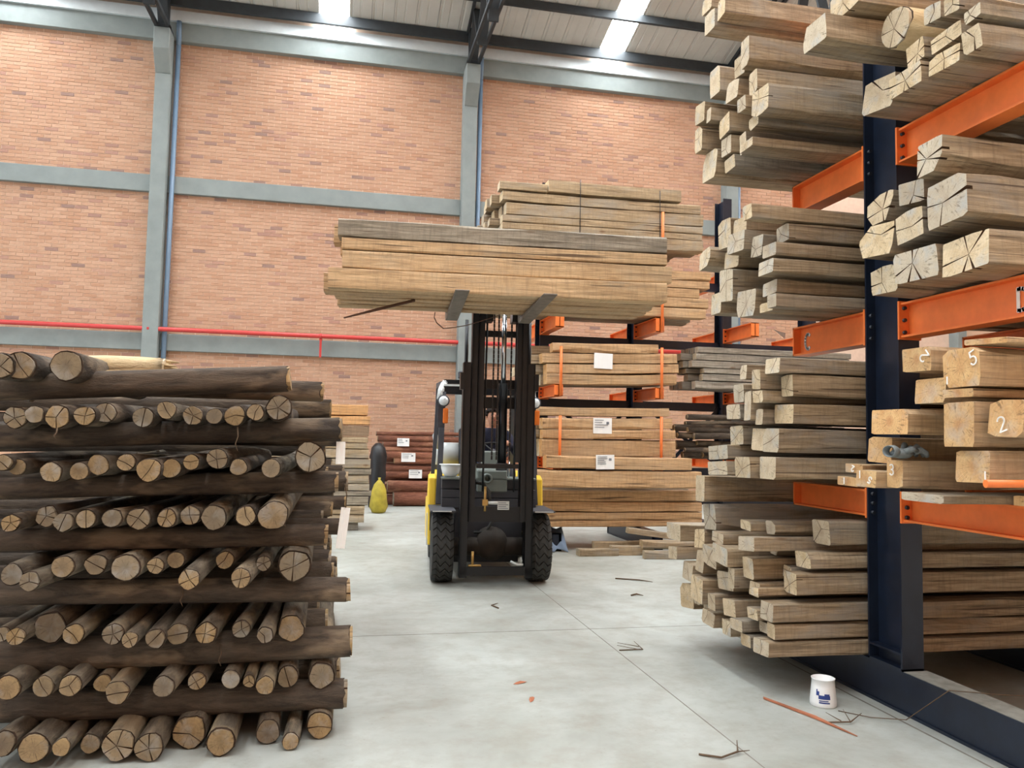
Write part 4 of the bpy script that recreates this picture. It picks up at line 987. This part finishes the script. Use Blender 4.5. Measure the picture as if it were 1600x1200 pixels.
# front cowl: three stepped dark plates on either side of the mast, full width bar
for i, (z0, z1, yy) in enumerate(((.70, .80, .10), (.80, .885, .12), (.885, .985, .15))):
    part(MB().box(-.475, .475, yy, yy+.16, z0+.004, z1-.004), 'cowl_panel', M['charcoal'])
part(MB().box(-.48, .48, .10, .50, .985, 1.0), 'cowl_top', M['greygreen'])
for sx in (-1, 1):
    b = MB(); b.box(min(sx*.36, sx*.60), max(sx*.36, sx*.60), -.30, .36, .695, .71); b.box(min(sx*.36, sx*.58), max(sx*.36, sx*.58), .34, .36, .45, .70); part(b, 'fender', M['charcoal'])
    part(MB().box(min(sx*.40, sx*.58), max(sx*.40, sx*.58), -.315, -.30, .70, .708), 'fender_edge', M['silver'])
# overhead guard
for sx in (-1, 1):
    part(MB().bar((sx*.50, .30, .72), (sx*.465, .52, 1.88), .055, .05), 'front_pillar', M['charcoal'])
    part(MB().bar((sx*.555, .62, .95), (sx*.51, .62, 1.86), .04, .05), 'inner_pillar', M['charcoal'])
    part(MB().tube([(sx*.50, .50, 1.80), (sx*.49, .53, 1.90), (sx*.46, .60, 1.965), (sx*.44, .80, 1.995)], .035, 10), 'guard_corner', M['silver'])
    part(MB().bar((sx*.46, .60, 1.97), (sx*.46, 1.75, 2.02), .06, .06), 'guard_rail', M['charcoal'])
    part(MB().bar((sx*.46, 1.72, 2.0), (sx*.47, 1.95, .98), .06, .06), 'rear_pillar', M['charcoal'])
part(MB().box(-.46, .46, .53, .60, 1.86, 1.945), 'guard_front_bar', M['black'])
part(MB().box(-.46, .46, .53, .62, 1.945, 1.965), 'guard_front_cap', M['silver'])
for i in range(6):
    yy = .75+.18*i; part(MB().box(-.45, .45, yy, yy+.05, 1.985, 2.03), 'guard_slat', M['black'])
b = MB(); b.box(-.30, -.16, .66, .76, 2.04, 2.12); bevel(part(b, 'beacon_bracket', M['charcoal']), .01)
b = MB(); b.tube([(-.535, .62, 1.42), (-.50, .95, 1.30), (-.44, 1.1, 1.28)], .03, 8); part(b, 'grab_bar', M['silver'])
b = MB(); b.cyl((-.49, 1.45, 1.21), (-.20, 1.45, 1.21), .13, 20); part(b, 'gas_bottle', M['silver'])
# lamps
for sx in (-1, 1):
    xl = sx*.475
    h = part(MB().lathe([(.02, .07), (.05, .05), (.062, .0), (.062, -.012), (.05, -.014)], 20, 0, Matrix.Translation((xl, .25, 1.775)) @ Matrix.Rotation(PI/2, 4, 'X') @ Matrix.Diagonal((1, 1, -1, 1))), 'headlamp', M['charcoal'])
    MB().lathe([(.001, .032), (.03, .028), (.049, .014), (.049, .008)], 20, 0, Matrix.Translation((xl, .25, 1.775)) @ Matrix.Rotation(PI/2, 4, 'X')).build('lens', M['lens'], h)
    b = MB(); b.bar((xl, .27, 1.72), (xl, .30, 1.76), .03, .03); b.box(xl-.055, xl+.02, .30, .33, 1.50, 1.73); part(b, 'lamp_bracket', M['charcoal'])
    b = MB(); b.box(xl-.002, xl+.05, .235, .30, 1.545, 1.70); bevel(part(b, 'turn_signal', M['amber']), .012, 2)
# mast
MC = .02
def chan(x0, x1, y0, y1, z0, z1, inner, t=.016):
    b = MB(); b.box(x0, x1, y0, y0+t, z0, z1); b.box(x0, x1, y1-t, y1, z0, z1)
    if inner > 0: b.box(x0, x0+t, y0, y1, z0, z1)
    else: b.box(x1-t, x1, y0, y1, z0, z1)
    return b
for sx in (-1, 1):
    a, c = sorted((MC+sx*.275, MC+sx*.345)); part(chan(a, c, -.40, -.24, .10, 2.12, -sx), 'outer_mast_rail', M['black'])
    a, c = sorted((MC+sx*.215, MC+sx*.270)); part(chan(a, c, -.43, -.28, .62, 2.62, -sx), 'middle_mast_rail', M['black'])
    a, c = sorted((MC+sx*.155, MC+sx*.210)); part(chan(a, c, -.46, -.32, 1.18, 3.05, -sx), 'inner_mast_rail', M['black'])
    part(MB().tube([(MC+sx*.31, -.22, .3), (MC+sx*.31, -.22, 1.75)], .035, 12), 'side_cylinder', M['black'])
    part(MB().tube([(MC+sx*.31, -.22, 1.75), (MC+sx*.31, -.22, 2.55)], .018, 10), 'side_cylinder_rod', M['black'])
    b = MB(); b.box(MC+sx*.355-.02, MC+sx*.355+.02, -.42, -.30, 1.86, 2.02); part(b, 'mast_roller_bracket', M['black'])
    part(MB().cyl((MC+sx*.335, -.36, 1.98), (MC+sx*.375, -.36, 1.98), .03, 14), 'mast_roller', M['bolt'])
for nm, z0, z1, y0, y1, hw in (('crossbar', .62, .76, -.42, -.40, .27), ('crossbar', .12, .20, -.40, -.36, .33), ('crossbar', 1.69, 1.80, -.27, -.24, .30), ('crossbar', 1.88, 1.97, -.27, -.24, .30), ('crossbar', 2.38, 2.44, -.32, -.29, .21)):
    part(MB().box(MC-hw, MC+hw, y0, y1, z0, z1), nm, M['black'])
part(MB().cyl((MC+.04, -.36, 1.16), (MC+.04, -.36, 1.93), .043, 18), 'lift_cylinder', M['black'])
part(MB().cyl((MC+.04, -.36, 1.10), (MC+.04, -.36, 1.17), .055, 18), 'cylinder_foot', M['charcoal'])
part(MB().cyl((MC+.04, -.36, 1.93), (MC+.04, -.36, 2.62), .024, 16), 'lift_rod', M['chrome'])
part(MB().box(MC-.20, MC+.20, -.42, -.30, 1.12, 1.16), 'cylinder_shelf', M['black'])
for x in (-.06, -.015, .11):
    b = MB(); z = 1.2
    while z < 2.6: b.box(MC+x-.008, MC+x+.008, -.385, -.370, z, z+.036); z += .042
    b.box(MC+x-.004, MC+x+.004, -.381, -.374, 1.2, 2.62); part(b, 'lift_chain', M['black'])
for x, col in ((-.14, 'black'), (.155, 'black')):
    part(MB().tube([(MC+x, -.40, .9), (MC+x, -.41, 1.5), (MC+x+.01, -.40, 2.5)], .010, 8), 'hydraulic_hose', M[col])
part(MB().tube([(MC-.19, -.30, .98), (MC-.13, -.36, .97), (MC-.08, -.40, .90), (MC-.07, -.42, .78)], .018, 10), 'hydraulic_hose', M['rubber'])
part(MB().tube([(MC-.17, .02, .47), (MC-.06, -.05, .48), (MC+.0, -.06, .60)], .014, 10), 'hydraulic_hose', M['rubber'])
b = MB(); b.cyl((MC-.12, -.44, .72), (MC-.12, -.44, .95), .012, 10); b.cyl((MC-.12, -.44, .80), (MC+.0, -.44, .80), .015, 10); b.box(MC-.145, MC-.095, -.46, -.42, .775, .83); part(b, 'valve_fitting', M['brass'])
part(MB().cyl((MC-.09, -.445, .80), (MC+.0, -.445, .80), .016, 12), 'valve_body', M['silver'])
pl = part(MB().box(MC+.0, MC+.11, -.436, -.43, .735, .815), 'data_plate', M['silver'])
b = MB()
for q in range(4): b.box(MC+.008, MC+.10-.02*(q % 2), -.4385, -.4362, .745+.017*q, .752+.017*q)
b.build('plate_print', M['ink'], pl)
# axle
b = MB(); b.lathe([(.03, .17), (.10, .15), (.155, .08), (.17, -.02), (.15, -.2)], 20, 0, Matrix.Translation((.02, .02, .36)) @ Matrix.Rotation(PI/2, 4, 'X')); part(b, 'axle_housing', M['axle'])
part(MB().cyl((-.38, 0, .335), (.38, 0, .335), .09, 14), 'axle_tube', M['axle'])
b = MB(); b.cyl((-.20, -.38, .20), (-.20, -.38, .34), .014, 8); b.cyl((-.24, -.385, .21), (-.12, -.385, .21), .012, 8); part(b, 'tilt_fitting', M['brass'])
b = MB(); b.tube([(.16, -.39, .25), (.22, -.39, .22), (.28, -.39, .22)], .010, 8); part(b, 'tilt_fitting', M['silver'])
# dash column and steering wheel
b = MB(); b.prism([(.10, .86), (.10, 1.08), (.18, 1.115), (.34, 1.12), (.34, .86)], -.13, .18); bevel(part(b, 'dash_column', M['greygreen']), .012)
part(MB().lathe([(.05, .0), (.05, .09), (.03, .09), (.028, .02), (.001, .02)], 18, 0, Matrix.Translation((-.03, .10, 1.0)) @ Matrix.Rotation(PI/2, 4, 'X'), closed=True), 'column_boot', M['greygreen'])
b = MB(); b.prism([(.16, 1.11), (.18, 1.26), (.30, 1.27), (.34, 1.11)], -.07, .14); part(b, 'instrument_pod', M['greygreen'])
SWC = Vector((.08, .52, 1.27)); tl = Matrix.Translation(SWC) @ Matrix.Rotation(math.radians(28), 4, 'X')
b = MB(); ring = [tl @ Vector((.17*math.cos(a), .17*math.sin(a), 0)) for a in [2*PI*i/28 for i in range(29)]]; b.tube(ring, .014, 8, cap=False)
for a in (0, 2.1, 4.2): b.tube([tl @ Vector((0, 0, -.01)), tl @ Vector((.17*math.cos(a), .17*math.sin(a), 0))], .009, 6)
sw = part(b, 'steering_wheel', M['black'])
part(MB().tube([(.05, .30, 1.15), tuple(SWC)], .025, 10), 'steering_column', M['charcoal'])
for i in range(3): part(MB().tube([(.22+.05*i, .30, 1.0), (.23+.05*i, .33, 1.16)], .008, 8), 'lever', M['chrome'])
# forks and carriage
FZ = 2.52
for nm, xc in (('fork', -.47), ('fork', .205)):
    b = MB(); b.prism([(-1.97, FZ-.012), (-1.97, FZ), (-.70, FZ), (-.66, FZ+.02), (-.66, 3.06), (-.61, 3.06), (-.61, FZ-.02), (-.66, FZ-.048), (-.90, FZ-.046)], xc-.055, xc+.055)
    bevel(part(b, nm, M['fork']), .004)
for z0, z1 in ((2.62, 2.70), (2.98, 3.05)): part(MB().box(-.62, .36, -.605, -.55, z0, z1), 'carriage_bar', M['black'])
for sx in (-1, 1): part(MB().box(MC+sx*.12-.03, MC+sx*.12+.03, -.555, -.38, 2.5, 3.05), 'carriage_plate', M['black'])
b = MB(); b.tube([(-.45, .3, 1.0), (-.38, .3, 1.0)], .01, 6)
# white helmet resting upside down on the left cowl
hm = empty('hard_hat', tuple(FM @ Vector((-.385, .24, 1.0)))); hm.rotation_euler = (0, 0, .2)
tag(hm, 'white hard hat lying upturned on the forklift cowl', 'hard hat')
MB().lathe([(.001, .0), (.05, .006), (.085, .04), (.098, .09), (.100, .12), (.118, .125), (.118, .131), (.096, .131), (.092, .09), (.078, .045), (.045, .014), (.001, .01)], 24, 0, closed=True).build('shell', M['helmet'], hm)
b = MB(); b.box(-.09, .09, -.006, .006, .085, .11); b.tube([(.07*math.cos(a), .07*math.sin(a), .10) for a in [2*PI*i/16 for i in range(17)]], .008, 6, cap=False); b.build('head_band', M['black'], hm)

# ------------------------------------------------------------------ driver
def skin_body(name, verts, edges, rad, root, sub=2):
    me = bpy.data.meshes.new(name); me.from_pydata(verts, edges, []); o = bpy.data.objects.new(name, me); COL.objects.link(o)
    sk = o.modifiers.new('skin', 'SKIN'); sd = o.modifiers.new('sub', 'SUBSURF'); sd.levels = sub; sd.render_levels = sub
    lay = me.skin_vertices[0].data if me.skin_vertices else None
    for i, r in enumerate(rad):
        lay[i].radius = r if isinstance(r, tuple) else (r, r); lay[i].use_root = (i == root)
    dg = bpy.context.evaluated_depsgraph_get(); ev = o.evaluated_get(dg); m2 = bpy.data.meshes.new_from_object(ev)
    bpy.data.objects.remove(o); return m2
V, E_, R_ = [], [], []
def jv(p, r, parent=None):
    V.append(p); R_.append(r); i = len(V)-1
    if parent is not None: E_.append((parent, i))
    return i
# local forklift frame; he leans a little to his right and looks aside
pel = jv((.10, 1.08, 1.10), (.15, .12)); sp1 = jv((.10, 1.08, 1.26), (.14, .11), pel); sp2 = jv((.105, 1.06, 1.42), (.16, .115), sp1)
ch = jv((.11, 1.04, 1.52), (.12, .09), sp2); nk = jv((.11, 1.03, 1.58), .052, ch); hd0 = jv((.11, 1.01, 1.645), (.066, .078), nk); hd1 = jv((.11, 1.005, 1.71), (.076, .092), hd0); hd2 = jv((.11, 1.01, 1.765), (.062, .074), hd1)
HANDS = []
for sx, hand in ((-1, (-.09, .60, 1.40)), (1, (.21, .60, 1.40))):
    sh = jv((.11+sx*.17, 1.04, 1.50), .062, ch); el = jv((.11+sx*.25, .86, 1.29), .045, sh); wr = jv((hand[0]+sx*.03, hand[1]+.08, hand[2]+.01), .028, el)
    pm = jv((hand[0]+sx*.012, hand[1]+.025, hand[2]+.018), (.036, .018), wr); HANDS.append(Vector(hand))
    for q in range(4):
        bx = hand[0]-.027+.018*q
        f1 = jv((bx, hand[1]-.012, hand[2]+.026), .0095, pm); f2 = jv((bx, hand[1]-.034, hand[2]+.008-.002*abs(q-1.5)), .009, f1); jv((bx, hand[1]-.024, hand[2]-.016+.003*abs(q-1.5)), .008, f2)
    t1 = jv((hand[0]-sx*.038, hand[1]+.012, hand[2]+.004), .0105, pm); jv((hand[0]-sx*.034, hand[1]-.008, hand[2]-.016), .009, t1)
    hp = jv((.10+sx*.10, 1.0, 1.10), .088, pel); kn = jv((.10+sx*.17, .64, 1.12), .062, hp); an = jv((.10+sx*.16, .56, .80), .042, kn); jv((.10+sx*.16, .44, .77), (.04, .03), an)
me = skin_body('person', V, E_, R_, 0)
me.materials.clear()
for k in ('navy', 'skin', 'charcoal', 'black'): me.materials.append(M[k])
for p in me.polygons:
    c = p.center; p.use_smooth = True
    if c.z > 1.575 or min((c-h).length for h in HANDS) < .085: p.material_index = 1
    elif c.z < .86: p.material_index = 3
    elif c.z < 1.2 and c.y < 1.02 or c.z < 1.12: p.material_index = 2
    else: p.material_index = 0
dr = bpy.data.objects.new('person', me); COL.objects.link(dr); dr.matrix_world = FM @ Matrix.Translation((.02, 0, -.06))
tag(dr, 'driver in a navy shirt sitting in the forklift behind its mast, hands on the wheel', 'person')
b = MB(); rnd = random.Random(8)
for q in range(90):
    a = rnd.uniform(0, 2*PI); e = rnd.uniform(-.15, 1.45); d = Vector((math.cos(e)*math.cos(a), math.cos(e)*math.sin(a), math.sin(e)))
    if d.y < -.35 and d.z < .55: continue
    b.ball(Vector((.11, 1.015, 1.725))+Vector((d.x*.078, d.y*.094, d.z*.085)), rnd.uniform(.016, .026), 6)
b.build('hair', M['hair'], dr)
MB().tube([(.11, .925, 1.715), (.11, .905, 1.69), (.11, .92, 1.685)], [.008, .013, .009], 8).build('nose', M['skin'], dr)
for sx in (-1, 1):
    MB().ball((.11+sx*.03, .925, 1.72), .009, 10).build('eye', M['black'], dr)
    MB().ball((.11+sx*.078, 1.01, 1.705), .02, 10, 0, (.5, .8, 1.3)).build('ear', M['skin'], dr)
MB().tube([(.085, .926, 1.662), (.11, .918, 1.660), (.135, .926, 1.662)], .005, 6).build('mouth', plain('lips', (150, 88, 78), .6, 0, .05), dr)
MB().box(.165, .195, .925, .93, 1.44, 1.47).build('shirt_badge', M['paper'], dr)

# ------------------------------------------------------------------ the lifted load
rnd = random.Random(15)
def load_timber(x0, x1, y0, y1, z0, z1, kind, label, tone=None, dz=0, **kw):
    me = timber_mesh(x1-x0, y1-y0, z1-z0, rnd, [M[k] for k in MT[kind]], kw.pop('cracks', False), **kw)
    o = bpy.data.objects.new('sawn_timber', me); COL.objects.link(o)
    o.matrix_world = FM @ Matrix.Translation((x0, (y0+y1)/2, (z0+z1)/2)) @ Matrix.Rotation(dz, 4, 'Y'); o.color = tone or rnd.choice(TONES)
    return tag(o, label, 'timber', 'timbers lifted on the forks')
LAYER = [(2.524, 2.685, -1.48, 1.19), (2.688, 2.83, -1.38, 1.24), (2.833, 2.925, -1.39, 1.20), (2.928, 3.075, -1.42, 1.20)]
LN = ['lowest', 'second lowest', 'third', 'top']
for li, (z0, z1, x0, x1) in enumerate(LAYER):
    widths = [.17, .19, .17, .18, .19] if li == 0 else [.19, .2, .2, .19, .2]
    y = -1.80 if li == 0 else -1.76
    for q, w in enumerate(widths):
        if li == 3 and q in (2, 4): y += w+.006; continue
        xo = 0 if q == 0 else rnd.uniform(-.05, .05)
        if li == 0 and q == 1: xo = -.05
        front = q == 0
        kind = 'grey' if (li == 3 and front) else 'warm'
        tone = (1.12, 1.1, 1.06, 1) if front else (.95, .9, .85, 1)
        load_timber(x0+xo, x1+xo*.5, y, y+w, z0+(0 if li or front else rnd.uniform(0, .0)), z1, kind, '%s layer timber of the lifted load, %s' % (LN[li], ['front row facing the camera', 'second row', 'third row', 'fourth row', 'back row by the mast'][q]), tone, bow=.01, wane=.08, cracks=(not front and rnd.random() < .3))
        y += w+(.028 if li == 0 else .006)
load_timber(-.62, .25, -1.40, -1.26, 3.078, 3.115, 'warm', 'short yellow board lying on top of the lifted load', (1.15, 1.0, .62, 1), cracks=False)
o = MB().tube([(-.03, 6.30, 2.325), (.25, 6.35, 2.42), (.53, 6.42, 2.515)], [.006, .012, .012], 6).build('splinter', M['strap']); tag(o, 'long thin splinter hanging below the left of the lifted load', 'splinter')
b = MB(); pts = [Vector(p) for p in ((.752, 6.9, 2.50), (.745, 6.88, 2.45), (.766, 6.87, 2.405), (.824, 6.86, 2.357), (.92, 6.87, 2.372), (1.039, 6.88, 2.401), (1.18, 6.88, 2.45), (1.326, 6.9, 2.505))]
k = b.add([p+Vector((0, s*.018, 0)) for p in pts for s in (-1, 1)]); n = len(pts)
for i in range(n-1): b.face((k+2*i, k+2*i+1, k+2*i+3, k+2*i+2), 0, True)
o = b.build('strap', M['strap']); o.modifiers.new('thick', 'SOLIDIFY').thickness = .004; tag(o, 'brown strap looping down below the lifted load', 'strap')
